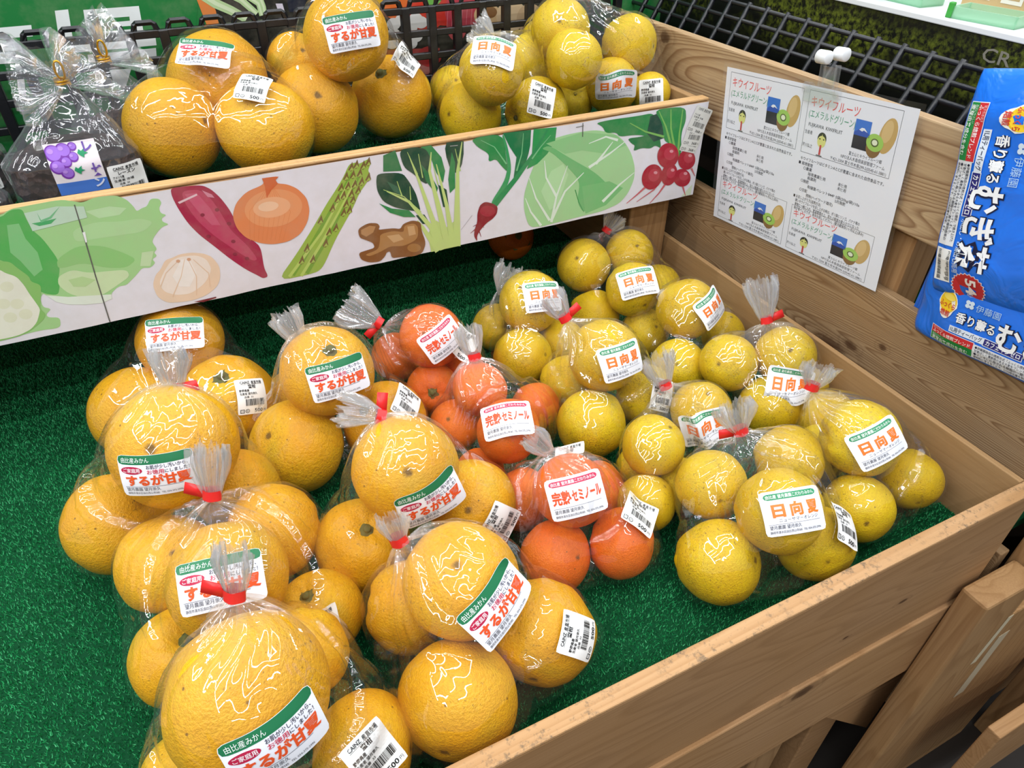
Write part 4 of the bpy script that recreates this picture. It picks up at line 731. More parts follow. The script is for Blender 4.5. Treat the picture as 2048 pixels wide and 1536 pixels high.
POSTER_ART="""1 1e7a3a -828.2,495 -566.7,526.7 -660.1,76.6 -977.7,126.6
2 eef2f0 -848.6,409.7 -800.7,409.9 -803.6,397.3 -853.2,398
2 eef2f0 -859.2,383.1 -822.2,383.4 -839,318.5 -847.6,316.1 -833.5,369.4 -864.3,370.2
2 eef2f0 -770.1,423.3 -755.2,423.7 -762.7,383.2 -778.5,382.3
2 eef2f0 -786.7,385.5 -665.3,385.7 -667,374.1 -789,374.5
2 eef2f0 -738.9,421.8 -674.6,421.5 -678,390.9 -744,391.9
3 1e7a3a -726,410.5 -689.3,410.4 -690,405.7 -726.9,405.6
3 1e7a3a -727.9,400.1 -691,399.7 -691.3,395.8 -728.5,395.8
2 eef2f0 -751.1,370.7 -668.7,370.9 -677,330.3 -690.9,330.1 -685.9,355.7 -753.8,357.7
2 eef2f0 -748.2,350.4 -705.6,349.2 -725.8,316.5 -759.2,317.1
4 23241f -590.4,534.3 -432.3,548.6 -23.5,562.2 89.8,107.3 -615,269.4 -594.4,381 -603.3,423.1
5 e0813a -604.7,481.1 -603.3,423.1 -596,374.7 -582.8,373.5 -583,409.4 -593.1,446.2
6 d8dde6 -586.3,386.7 -575.1,386.8 -577.8,370.9 -588,370.8
6 b8d49a -601.9,426 -585.1,412.7 -567.1,403.3 -549.4,391.8 -542.3,400.2 -559.8,412.4 -576.9,422.1 -592.4,435.3
7 d6e6bc -599.2,428.6 -582.7,415.4 -564.9,406 -547.2,394.4 -544.5,397.6 -561.9,409.7 -579.2,419.4 -595,432.8
6 b8d49a -573.7,429.1 -550.6,415.9 -534.2,398.6 -527.8,403.7 -544.2,422.3 -567.6,436.6
7 d6e6bc -572,431.2 -548.7,417.8 -532.2,400.2 -529.8,402.1 -546.1,420.4 -569.3,434.6
6 b8d49a -551.9,428.6 -529.2,411.3 -528,398 -521.3,399.1 -522.9,415.5 -546.2,434.3
7 d6e6bc -550.3,430.2 -527.4,412.5 -525.9,398.3 -523.4,398.8 -524.8,414.3 -547.8,432.7
6 b8d49a -526.8,424.8 -523.3,408.2 -523.3,395.9 -517.7,396.3 -517.1,409.3 -520.1,426.5
7 d6e6bc -525,425.3 -521.5,408.6 -521.6,396 -519.5,396.2 -518.9,409 -521.9,426
6 d9d0dc -503.4,411.7 -494.2,411.1 -492.4,396 -501.3,398.8
6 1a2030 -487.2,423.2 -459.3,421.3 -465.8,398.2 -487,399.9
6 d8a820 -336.8,404 -337.8,400.1 -339.9,396.4 -343.1,393.3 -347.1,390.7 -351.8,388.9 -356.9,388 -362.1,387.9 -367.2,388.8 -371.9,390.5 -376,392.9 -379.3,396 -381.6,399.6 -382.7,403.4 -382.8,407.3 -381.7,411.1 -379.6,414.7 -376.5,417.8 -372.5,420.2 -368,422 -363,423 -357.9,423.1 -352.9,422.3 -348.2,420.7 -344.1,418.4 -340.7,415.3 -338.3,411.8 -337,408
6 e06a28 -295,394.2 -296.2,389.7 -298.7,385.5 -302.6,381.8 -307.6,378.9 -313.4,376.9 -319.8,375.9 -326.4,375.9 -332.8,376.9 -338.8,379 -344,381.8 -348.3,385.4 -351.2,389.5 -352.9,394 -353.1,398.5 -351.8,402.9 -349.3,406.9 -345.5,410.4 -340.7,413.2 -335,415.2 -328.8,416.3 -322.4,416.4 -316.1,415.4 -310.1,413.6 -304.8,410.8 -300.4,407.3 -297.2,403.2 -295.4,398.8
6 d23a26 -251.6,383.9 -252.8,377.8 -255.6,372 -259.9,366.9 -265.6,362.8 -272.1,360 -279.4,358.5 -286.8,358.4 -294.2,359.8 -300.9,362.5 -306.9,366.4 -311.6,371.2 -315,376.8 -316.8,382.8 -317.1,389 -315.7,395 -312.8,400.5 -308.6,405.3 -303.2,409.2 -296.8,412 -289.9,413.5 -282.7,413.7 -275.5,412.6 -268.8,410.1 -262.8,406.4 -257.8,401.8 -254.2,396.3 -252.1,390.2
6 c83228 -217.3,388.4 -218.5,382.2 -221.5,376.4 -226.2,371.3 -232.3,367.3 -239.5,364.4 -247.4,362.9 -255.6,362.9 -263.7,364.3 -271.2,367.1 -277.9,371 -283.2,375.9 -287.1,381.5 -289.2,387.6 -289.6,393.8 -288.3,399.8 -285.2,405.3 -280.7,410.2 -274.8,414 -267.9,416.8 -260.3,418.3 -252.4,418.5 -244.5,417.3 -237,414.8 -230.3,411.1 -224.7,406.4 -220.5,400.8 -218,394.7
7 b83a4a -191.6,379.3 -192.5,372.4 -195.1,366 -199.1,360.3 -204.3,355.7 -210.6,352.5 -217.4,350.7 -224.6,350.5 -231.6,351.9 -238.2,354.9 -244,359.1 -248.7,364.5 -252.1,370.7 -254,377.3 -254.4,384.2 -253.2,390.8 -250.6,397 -246.6,402.4 -241.6,406.8 -235.6,409.9 -229,411.7 -222.1,412 -215.3,410.8 -208.7,408.1 -202.9,404.1 -198.1,399 -194.4,393 -192.2,386.3
8 d87a88 -248.8,390.8 -253.6,355.5 -252.8,355.4 -248,390.7
8 d87a88 -241,390.2 -245.6,354.8 -244.8,354.7 -240.1,390.1
8 d87a88 -233.1,389.6 -237.6,354.1 -236.8,354 -232.3,389.5
8 d87a88 -225.2,389 -229.6,353.4 -228.7,353.3 -224.3,388.9
8 d87a88 -217.2,388.4 -221.4,352.7 -220.6,352.6 -216.4,388.3
8 d87a88 -209.2,387.8 -213.3,352 -212.4,351.9 -208.3,387.7
8 e8e6e2 -326.8,371.3 -327.3,369.4 -328.2,367.7 -329.7,366.3 -331.5,365.1 -333.6,364.3 -335.9,363.8 -338.3,363.8 -340.7,364.3 -342.9,365.1 -344.8,366.2 -346.3,367.7 -347.4,369.4 -348,371.2 -348,373.1 -347.6,374.9 -346.6,376.5 -345.2,378 -343.4,379.2 -341.3,380 -339,380.4 -336.6,380.4 -334.3,380 -332.1,379.2 -330.2,378.1 -328.6,376.6 -327.5,375 -326.9,373.1
8 e8e6e2 -312.9,375.9 -313.3,374.1 -314.3,372.4 -315.7,370.9 -317.5,369.8 -319.7,368.9 -322,368.5 -324.4,368.5 -326.8,368.9 -329,369.7 -330.9,370.9 -332.4,372.3 -333.5,374 -334.2,375.8 -334.2,377.7 -333.8,379.5 -332.8,381.2 -331.4,382.6 -329.6,383.8 -327.5,384.6 -325.2,385 -322.8,385.1 -320.5,384.7 -318.3,383.9 -316.3,382.7 -314.7,381.3 -313.6,379.6 -313,377.8
8 e8e6e2 -291.1,375.3 -291.5,373.5 -292.4,371.8 -293.9,370.3 -295.7,369.1 -297.9,368.3 -300.2,367.8 -302.7,367.8 -305.1,368.3 -307.3,369.1 -309.3,370.2 -310.9,371.7 -312,373.4 -312.7,375.2 -312.8,377.1 -312.3,378.9 -311.4,380.6 -310,382.1 -308.1,383.3 -306,384.1 -303.7,384.5 -301.3,384.5 -298.9,384.1 -296.6,383.3 -294.7,382.2 -293,380.7 -291.9,379.1 -291.2,377.2
8 e8e6e2 -300.2,364.3 -300.7,362.5 -301.6,360.7 -303,359.2 -304.9,358 -307.1,357.2 -309.4,356.8 -311.9,356.8 -314.3,357.2 -316.5,358 -318.5,359.2 -320.1,360.7 -321.2,362.4 -321.8,364.3 -321.9,366.2 -321.5,368 -320.5,369.7 -319.1,371.2 -317.3,372.4 -315.1,373.2 -312.8,373.6 -310.4,373.6 -308,373.2 -305.7,372.4 -303.8,371.3 -302.2,369.8 -301,368.1 -300.3,366.2
8 e8e6e2 -283.2,370 -283.6,368.1 -284.6,366.4 -286,364.9 -287.8,363.7 -290,362.9 -292.4,362.4 -294.9,362.4 -297.3,362.9 -299.5,363.7 -301.5,364.9 -303.1,366.4 -304.3,368.1 -305,369.9 -305.1,371.8 -304.6,373.6 -303.7,375.3 -302.3,376.8 -300.4,378 -298.3,378.8 -296,379.3 -293.5,379.3 -291.1,378.9 -288.8,378.1 -286.8,376.9 -285.2,375.4 -284,373.7 -283.3,371.9
8 e8e6e2 -328.2,357.3 -328.7,355.4 -329.6,353.7 -331.1,352.2 -332.9,351 -335.1,350.2 -337.4,349.8 -339.8,349.8 -342.2,350.2 -344.4,351.1 -346.3,352.3 -347.8,353.7 -348.9,355.5 -349.5,357.3 -349.6,359.2 -349.1,361 -348.1,362.7 -346.7,364.2 -344.9,365.4 -342.7,366.2 -340.4,366.6 -338,366.6 -335.7,366.2 -333.5,365.4 -331.6,364.2 -330,362.8 -328.9,361 -328.3,359.2
8 e8e6e2 -292.9,351.7 -293.3,349.9 -294.3,348.1 -295.8,346.6 -297.6,345.4 -299.8,344.5 -302.2,344.1 -304.7,344.1 -307.1,344.6 -309.4,345.4 -311.4,346.7 -313,348.2 -314.1,349.9 -314.8,351.8 -314.9,353.7 -314.4,355.6 -313.5,357.3 -312,358.8 -310.2,360 -308,360.8 -305.7,361.3 -303.2,361.3 -300.8,360.8 -298.5,360 -296.5,358.8 -294.9,357.3 -293.7,355.6 -293,353.7
8 e8e6e2 -302,342.9 -302.4,341 -303.4,339.2 -304.9,337.7 -306.7,336.5 -308.9,335.7 -311.3,335.3 -313.8,335.3 -316.2,335.7 -318.5,336.6 -320.5,337.8 -322.1,339.4 -323.2,341.1 -323.8,343 -323.9,345 -323.5,346.8 -322.5,348.6 -321.1,350.1 -319.2,351.3 -317,352.1 -314.7,352.5 -312.2,352.5 -309.8,352.1 -307.6,351.3 -305.6,350 -303.9,348.5 -302.8,346.8 -302.1,344.9
8 e8e6e2 -332.1,345.7 -332.5,343.8 -333.5,342.1 -335,340.6 -336.8,339.4 -339,338.6 -341.3,338.2 -343.7,338.2 -346.1,338.6 -348.3,339.5 -350.2,340.7 -351.8,342.2 -352.9,344 -353.4,345.8 -353.5,347.7 -353,349.6 -352,351.3 -350.6,352.8 -348.8,354 -346.6,354.8 -344.3,355.2 -341.9,355.2 -339.6,354.8 -337.4,354 -335.4,352.8 -333.9,351.3 -332.8,349.5 -332.1,347.7
5 c04a44 -354.6,338.3 -266,332.1 -271.1,297.3 -352.9,303.7
7 c8383a -263.9,319.4 -264.6,316.1 -266.3,313.1 -268.9,310.5 -272.3,308.4 -276.2,307 -280.5,306.4 -285,306.5 -289.4,307.3 -293.5,308.9 -297.1,311.1 -300.1,313.8 -302.2,316.8 -303.4,320.1 -303.6,323.4 -302.8,326.7 -301.1,329.6 -298.6,332.2 -295.3,334.2 -291.5,335.6 -287.2,336.3 -282.8,336.2 -278.5,335.4 -274.4,333.9 -270.7,331.8 -267.7,329.2 -265.5,326.1 -264.2,322.8
6 d08078 -282.3,303.6 -283,300.9 -284.7,298.3 -287.3,296.2 -290.6,294.5 -294.5,293.4 -298.8,293 -303.2,293.1 -307.6,294 -311.7,295.4 -315.3,297.3 -318.3,299.6 -320.4,302.3 -321.6,305.1 -321.8,307.9 -321.1,310.6 -319.4,313.1 -316.9,315.2 -313.6,316.8 -309.8,317.9 -305.6,318.4 -301.2,318.2 -296.9,317.5 -292.8,316.1 -289.1,314.2 -286.1,311.9 -283.9,309.3 -282.6,306.5
6 b8484e -218.4,359.8 -219,354.9 -220.5,350.4 -222.7,346.4 -225.7,343.1 -229.1,340.8 -232.8,339.5 -236.7,339.3 -240.6,340.2 -244.1,342.2 -247.3,345.1 -249.8,348.8 -251.6,353.1 -252.6,357.8 -252.8,362.7 -252.1,367.4 -250.6,371.8 -248.4,375.7 -245.5,378.8 -242.2,381.1 -238.5,382.4 -234.7,382.6 -230.9,381.8 -227.4,380 -224.3,377.2 -221.7,373.6 -219.8,369.3 -218.7,364.6
7 d8b484 -159.1,369.5 -159.7,365.8 -161.5,362.3 -164.4,359.2 -168.2,356.8 -172.8,355.1 -177.9,354.3 -183.2,354.3 -188.5,355.2 -193.5,356.9 -197.9,359.3 -201.5,362.3 -204.2,365.8 -205.8,369.5 -206.3,373.3 -205.6,377 -203.8,380.4 -201,383.3 -197.2,385.7 -192.8,387.3 -187.8,388.2 -182.6,388.2 -177.4,387.4 -172.4,385.8 -168,383.5 -164.2,380.5 -161.4,377.1 -159.7,373.4
8 8a6038 -166.5,375 -166.9,373.1 -167.9,371.4 -169.5,369.9 -171.6,368.7 -174.2,367.9 -177,367.5 -180,367.5 -183,368 -185.8,368.9 -188.3,370.1 -190.3,371.6 -191.9,373.3 -192.8,375.2 -193.1,377.1 -192.7,378.9 -191.7,380.6 -190.1,382.1 -188,383.2 -185.5,384 -182.7,384.4 -179.7,384.4 -176.8,384 -174,383.2 -171.5,382 -169.4,380.5 -167.8,378.8 -166.9,376.9
7 dfc198 -113.3,365.9 -113.9,361 -115.9,356.4 -119.2,352.3 -123.5,349.1 -128.8,346.9 -134.7,345.7 -140.8,345.7 -147,346.8 -152.8,348.9 -158,352.1 -162.3,356 -165.5,360.5 -167.4,365.3 -168.1,370.2 -167.4,375.1 -165.3,379.5 -162.1,383.4 -157.9,386.5 -152.8,388.7 -147.1,389.9 -141.1,390 -135.1,389 -129.3,387 -124.1,384 -119.6,380.2 -116.3,375.8 -114.1,370.9
7 cfae86 -81.8,358.4 -82.2,353.3 -83.9,348.6 -86.8,344.5 -90.7,341.2 -95.5,338.8 -100.8,337.6 -106.4,337.5 -112.1,338.6 -117.4,340.8 -122.2,343.9 -126.2,347.9 -129.2,352.4 -131.1,357.4 -131.8,362.4 -131.2,367.3 -129.4,371.9 -126.6,375.8 -122.8,379 -118.2,381.3 -113,382.6 -107.5,382.7 -102,381.8 -96.7,379.7 -91.9,376.7 -87.8,372.9 -84.7,368.4 -82.6,363.5
6 c9a67a -115.8,333.2 -116.4,329.8 -118.5,326.8 -121.8,324.1 -126.3,322.1 -131.6,320.7 -137.6,320.1 -143.8,320.4 -150,321.3 -155.9,323.1 -161.2,325.4 -165.5,328.2 -168.8,331.4 -170.8,334.9 -171.4,338.3 -170.7,341.6 -168.6,344.6 -165.4,347.2 -161,349.2 -155.8,350.5 -150.1,351.1 -143.9,351 -137.8,350 -131.9,348.4 -126.6,346.2 -122.1,343.4 -118.7,340.2 -116.6,336.7
9 6ab04a -259,400.7 -259.4,398.7 -260.6,396.9 -262.3,395.2 -264.6,393.9 -267.3,393 -270.2,392.6 -273.3,392.6 -276.3,393 -279.2,393.9 -281.7,395.2 -283.7,396.8 -285.2,398.6 -286,400.6 -286.2,402.7 -285.7,404.6 -284.6,406.5 -282.9,408.1 -280.6,409.4 -278,410.3 -275.1,410.7 -272,410.7 -269,410.3 -266.2,409.5 -263.7,408.2 -261.6,406.6 -260.1,404.8 -259.2,402.8"""
art_into(sheet, SHELF_ART)
# price stickers stuck over one another at the right end of the sheet
for (cx, cz, rot, lay) in ((-6.5, 252, 18, 15), (-4.0, 261, 14, 16), (1.0, 278, 22, 17)):
    q = sticker_price('', 'アメリカ産', '生産者 市場', '368')
    a = math.radians(-rot); ca, sa = math.cos(a), math.sin(a); sc = 0.92
    V = [(cx + sc * (x * ca - y * sa), cz + sc * (x * sa + y * ca)) for x, y in q.V]
    n = len(sheet.V); sheet.V += [(min(x, 24), y) for x, y in V]; sheet.F += [[i + n for i in f] for f in q.F]; sheet.C += [(c[0] * .86, c[1] * .86, c[2] * .84, 1) for c in q.C]; sheet.L += [lay + 0.2 * l for l in q.L]
sheet.build('printed_sheet', lambda p, l: np.stack([p[:, 0] * .001, YU + 0.0004 - l * 0.00006, p[:, 1] * .001], 1), shelf, M['sheet'])

# black lattice of a folded crate at the back of the shelf, poster behind it
acc = Acc(); YG = 0.855; px = 0.0405; zt = 0.400
nx_ = 26; X0 = -1.02
for k in range(nx_ + 1):
    x = X0 + k * px; acc.add(box_vf(x - 0.006, x + 0.006, YG, YG + 0.012, 0.254, zt, 0.001, 1))
for j in range(5):
    z = zt - 0.004 - j * 0.0315
    acc.add(box_vf(X0, X0 + nx_ * px, YG + 0.001, YG + 0.009, z - 0.0046, z + 0.0046, 0.001, 1))
for k in range(nx_):
    x = X0 + (k + 0.5) * px
    acc.add(tube_vf([(x - 0.0145, YG + 0.005, zt - 0.003), (x - 0.0115, YG + 0.005, zt + 0.007), (x - 0.009, YG + 0.005, zt + 0.009), (x + 0.009, YG + 0.005, zt + 0.009), (x + 0.0115, YG + 0.005, zt + 0.007), (x + 0.0145, YG + 0.005, zt - 0.003)], 0.0038, 6))
tag(acc.obj('crate_panel', M['black']), 'black plastic crate lattice standing along the back of the raised shelf', 'crate')
poster = Print(); art_into(poster, POSTER_ART, 1)
po = Print(); po.V = [(x, min(max(y, 252), 640)) for x, y in poster.V]; po.F = poster.F; po.C = poster.C; po.L = poster.L
po.rect(-1400, 252, 420, 640, '1e7a3a', 0.5)
o = po.build('wall_poster', lambda p, l: np.stack([p[:, 0] * .001, 0.9 - l * 0.0001, p[:, 1] * .001], 1), None, M['sheet'])
tag(o, 'green market poster with white lettering and vegetable photos behind the black lattice', 'poster')

# ------------------------------------------------------------------ neighbouring stand on the right
XA = 0.036
nst = thing('slatted_stand', (0.3, 0.3, -LIFT), 'neighbouring cedar slatted stand to the right of the citrus tray', 'stand')
board('side_slat', nst, XA, XA + 0.016, -0.012, 1.3, 0.2455, 0.3675, M['wood_slat'], 0.0018)
board('side_slat', nst, XA, XA + 0.016, -0.012, 1.3, 0.030, 0.1680, M['wood_slat2'], 0.0018)
board('side_slat', nst, XA, XA + 0.016, -0.012, 1.3, -0.18, -0.04, M['wood_slat2'], 0.0018)
board('side_slat', nst, XA, XA + 0.016, -0.012, 1.3, -0.40, -0.25, M['wood_slat'], 0.0018)
board('post', nst, XA + 0.017, XA + 0.062, 0.235, 0.30, -LIFT, 0.30, M['wood_z'], 0.002)
board('post', nst, XA + 0.017, XA + 0.062, 1.1, 1.16, -LIFT, 0.30, M['wood_z'], 0.002)
Mx = Matrix.Translation((XA + 0.075, 0.17, 0.12)) @ Matrix.Rotation(math.radians(24), 4, 'X')
V, F = box_vf(-0.01, 0.01, -0.03, 0.03, -0.22, 0.2, 0.002, 2, Mx); mesh_obj('brace', V, F, M['wood_z'], nst)
board('front_post', nst, 0.0565, 0.27, -0.046, -0.0135, -LIFT, -0.135, M['wood_z'], 0.003)
board('front_slat', nst, 0.0565, 0.9, -0.034, -0.0132, -0.1345, 0.06, M['wood_z'])
board('front_slat', nst, 0.2705, 0.9, -0.036, -0.018, -0.36, -0.19, M['wood_front2'])
board('front_rail', nst, 0.062, 0.9, -0.118, -0.100, -0.50, -0.305, M['wood_front2'])
board('foot', nst, 0.30, 0.36, -0.0995, -0.0465, -LIFT, -0.32, M['wood_z'])
board('front_slat', nst, 0.2705, 0.9, -0.030, -0.014, -0.60, -0.40, M['wood_front'])
Mt = Matrix.Translation((0.098, -0.0463, -0.27)) @ Matrix.Rotation(math.radians(-3), 4, 'Y')
V, F = box_vf(-0.010, 0.010, -0.0002, 0.0002, -0.08, 0.08, 0, 1, Mt); mesh_obj('tape_remnant', V, F, plain('old_masking_tape', 'c3b396', 0.7), nst)
board('inner_panel', nst, 0.40, 0.415, -0.012, 1.3, -LIFT, 0.24, M['carpet_dark'])
board('shelf_base', nst, XA + 0.0165, 0.40, 0.31, 1.3, 0.255, 0.270, M['wood_slat2'], 0.001)
board('lower_base', nst, XA + 0.0165, 0.395, 0.0, 1.3, -0.02, -0.005, M['turf_back'], 0.001)
for (y, z) in ((0.205, 0.285), (0.172, 0.262), (0.055, 0.045), (0.46, 0.262)):
    bm = bmesh.new(); bmesh.ops.create_uvsphere(bm, u_segments=12, v_segments=8, radius=0.0028)
    for v in bm.verts: v.co = Vector((XA - 0.0002 + v.co.x * 0.35, y + v.co.y, z + v.co.z))
    V, F = bm_arrays(bm); mesh_obj('screw', V, F, plain('screw_steel', '8e8a80', 0.3, 0.5, Metallic=0.9), nst, True)
turf('stand_turf', XA + 0.017, 0.13, 0.31, 1.25, 0.2785, 40000, 'green artificial turf below the leaning black mesh of the right stand')
# leaning mesh
th = math.radians(61); cx_, sx_ = math.cos(th), math.sin(th)
def lean(u, y, t=0.0): return (0.060 + u * cx_ - t * sx_, y, 0.315 + u * sx_ + t * cx_)
Lm = 0.108; acc = Acc()
y = 0.26
while y < 1.3:
    acc.add(tube_vf([lean(0, y), lean(Lm * 0.5, y), lean(Lm, y)], 0.0042, 6)); y += 0.038
for k in range(6):
    u = 0.004 + k * 0.0198; acc.add(tube_vf([lean(u, 0.25), lean(u, 0.8), lean(u, 1.3)], 0.0032, 6))
tag(acc.obj('plastic_mesh', M['black'], None, True), 'black plastic mesh panel leaning behind the top slat of the right stand', 'mesh')
# dark foliage banner with a white top rail
N = NT('foliage_print'); co = N.coord('Object')
lf = N.voro(co, 150.0); big = N.noise(N.scaled(co, (1, 1, 1.6)), 7.0, 3); fin_ = N.noise(co, 130, 4, 0.7)
msk = N.math('MULTIPLY', N.ramp(big, [(0.40, (0, 0, 0)), (0.55, (1, 1, 1))]), N.ramp(fin_, [(0.42, (0, 0, 0)), (0.66, (1, 1, 1))]))
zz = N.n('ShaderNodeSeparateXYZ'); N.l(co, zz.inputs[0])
hedge = N.math('ADD', zz.outputs['Z'], N.math('MULTIPLY', N.math('SUBTRACT', N.noise(N.scaled(co, (1, 1, 0.3)), 9.0, 2), 0.5), 0.07))   # leaf colour kept to an uneven upper band, fading to dark towards the bottom
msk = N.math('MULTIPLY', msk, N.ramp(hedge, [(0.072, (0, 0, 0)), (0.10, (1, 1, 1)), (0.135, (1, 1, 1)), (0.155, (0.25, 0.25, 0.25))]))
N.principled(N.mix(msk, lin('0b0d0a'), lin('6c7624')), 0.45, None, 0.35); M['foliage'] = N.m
ban = thing('foliage_banner', (0.15, 0.8, 0.28), 'dark leafy-print banner under a white rail at the top right', 'banner')
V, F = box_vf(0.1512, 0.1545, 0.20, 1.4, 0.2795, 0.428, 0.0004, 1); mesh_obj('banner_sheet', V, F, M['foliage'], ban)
V, F = box_vf(0.1490, 0.1600, 0.20, 1.4, 0.4284, 0.4350, 0.001, 2); mesh_obj('top_rail', V, F, M['white_plastic'], ban)
p = Print(); p.text('CR', 0, 0, 20, '8f8a7c', 34, 0.01); p.rect(-3, -6, 60, -5.6, '6c6c54', 1)
p.build('banner_lettering', plane_map((0.1510, 0.305, 0.404), (0, -1, 0), (-0.08, 0, 1)), ban, M['ink'])
# goods on the shelf beyond the rail
M['pale_green'] = film_mat('pale_green_plastic', 0.42, (0.62, 0.86, 0.70, 1), 0.15, 0.4, tint=(0.80, 0.95, 0.86, 1), base=0.05)
M['green_edge'] = plain('green_plastic_edge', '3fa040', 0.4)
bs = thing('back_shelf', (0.35, 0.8, 0.43), 'white shelf top beyond the leafy banner', 'shelf')
board('shelf_top', bs, 0.162, 0.75, 0.22, 1.4, 0.424, 0.4335, M['white_plastic'], 0.001)
for i, (x, y, w, h, lab) in enumerate(((0.19, 0.545, 0.10, 0.06, 'pale green plastic tray at the left behind the white rail'), (0.185, 0.455, 0.06, 0.05, 'pale green plastic tray in the middle behind the white rail'), (0.172, 0.335, 0.075, 0.012, 'low pale green plastic tray near the blue packet behind the rail'))):
    t = thing('plastic_tray', (x, y, 0.4337), lab, 'tray', 'pale green trays beyond the rail')
    acc = Acc(); Mr = Matrix.Translation((x, y, 0.434)) @ Matrix.Rotation(math.radians(-12 + 10 * i), 4, 'Z')
    for bx in ((0, 0.002, -w / 2, w / 2, 0, h), (0.038, 0.040, -w / 2, w / 2, 0, h), (0, 0.040, -w / 2, -w / 2 + 0.002, 0, h), (0, 0.040, w / 2 - 0.002, w / 2, 0, h), (0, 0.040, -w / 2, w / 2, 0, 0.002)):
        acc.add(box_vf(*bx, 0, 1, Mr))
    acc.obj('tray_wall', M['pale_green'], t)
    V, F = box_vf(-0.003, 0.003, w / 2 - 0.003, w / 2 + 0.003, 0, h + 0.004, 0.0008, 1, Mr); mesh_obj('green_corner', V, F, M['green_edge'], t)
t = thing('cardboard_carton', (0.30, 0.33, 0.4337), 'tan carton with white square frames behind the green plastic trays', 'carton')
V, F = box_vf(0.236, 0.36, 0.24, 0.41, 0.434, 0.56, 0.001, 1); mesh_obj('carton_body', V, F, plain('tan_card', 'c7a878', 0.7), t)
p = Print()
for k in range(4):
    p.frame(8 + k * 40, 12, 34 + k * 40, 38, 4, 'e9e2d6', 1 + k * .01); p.rect(15 + k * 40, 19, 27 + k * 40, 31, 'd8c2a0', 1)
    p.frame(8 + k * 40, 52, 34 + k * 40, 78, 4, 'e9e2d6', 1 + k * .01)
p.build('carton_print', plane_map((0.2356, 0.409, 0.434), (0, -1, 0), (0, 0, 1)), t, M['ink'])

# ------------------------------------------------------------------ laminated kiwi notice held by a clip
def cardart(p, x, y, W, H):
    p.frame(x, y, x + W, y + H, 0.5, '555560', 1)
    p.text('キウイフルーツ', x + 5, y + H - 17, 13.5, 'e85c5c', 72, 0.004)
    p.text('(エメラルドグリーン)', x + 4, y + H - 30, 10.5, '3f9a72', 70)
    p.text('FUJIKAWA  KIWIFRUIT', x + 6, y + H - 41, 6.0, '2a2a34', 52, 0.004)
    p.text('生産者', x + 2, y + 24, 5.0, '3a3a44', 12); p.text('芹川弘之', x + 1, y + 8, 5.0, '3a3a44', 16)
    cx = x + 30; cy = y + 15.5
    p.ell(cx, cy + 6.5, 6.8, 7.5, '3a3a30', 2); p.ell(cx, cy + 3, 6.4, 7, 'dfe08a', 3)
    p.poly([(cx - 1.5, cy + 6), (cx + 1.5, cy + 6), (cx, cy + 12.5)], 'dfe08a', 4); p.ell(cx - 3, cy + 6, 1.2, 0.8, '3a3a30', 4); p.ell(cx + 3, cy + 6, 1.2, 0.8, '3a3a30', 4)
    p.rect(cx - 1.6, cy - 13, cx + 1.2, cy - 1, 'c84848', 4); p.rect(cx - 5, cy - 14.5, cx + 4, cy - 13.4, '44443a', 4)
    fx, fy, fw_, fh = x + W * 0.56, y + H * 0.30, W * 0.165, H * 0.44
    p.rect(fx, fy, fx + fw_, fy + fh, '2c2c34', 2); p.rect(fx, fy + fh * 0.46, fx + fw_, fy + fh, '3a78d6', 3)
    p.poly([(fx, fy + fh * 0.46), (fx + fw_, fy + fh * 0.46), (fx + fw_, fy + fh * 0.56), (fx + fw_ * 0.62, fy + fh * 0.74), (fx + fw_ * 0.45, fy + fh * 0.74), (fx, fy + fh * 0.55)], '2f55b4', 4)
    p.poly([(fx + fw_ * 0.3, fy + fh * 0.66), (fx + fw_ * 0.45, fy + fh * 0.745), (fx + fw_ * 0.62, fy + fh * 0.745), (fx + fw_ * 0.85, fy + fh * 0.62), (fx + fw_ * 0.6, fy + fh * 0.67), (fx + fw_ * 0.5, fy + fh * 0.62)], 'eef2f8', 5)
    p.ell(x + W * 0.90, y + H * 0.60, W * 0.082, H * 0.27, 'c9a868', 2, 24, -10); p.ell(x + W * 0.89, y + H * 0.66, W * 0.05, H * 0.17, 'd9bc82', 3, 20, -10)
    p.ell(x + W * 0.785, y + H * 0.38, W * 0.075, H * 0.15, '8a6a40', 3); p.ell(x + W * 0.79, y + H * 0.46, W * 0.088, H * 0.13, 'a2cf62', 4, 26, -8)
    p.ell(x + W * 0.79, y + H * 0.46, W * 0.040, H * 0.062, '5d6a3a', 5, 16, -8); p.ell(x + W * 0.79, y + H * 0.462, W * 0.028, H * 0.042, 'e6eed0', 6, 14, -8)
    p.text('富士山とキウイフルーツ郷', x + W * 0.55, y + H * 0.185, 4.8, '30303a', 46)
    p.text('NPO法人木島倶楽部管理ファーム', x + W * 0.47, y + H * 0.105, 5.0, '30303a', 62)
    p.text('〒421-3304 富士市木島299-2(0545-61-3881)', x + W * 0.36, y + H * 0.025, 5.0, '30303a', 80)
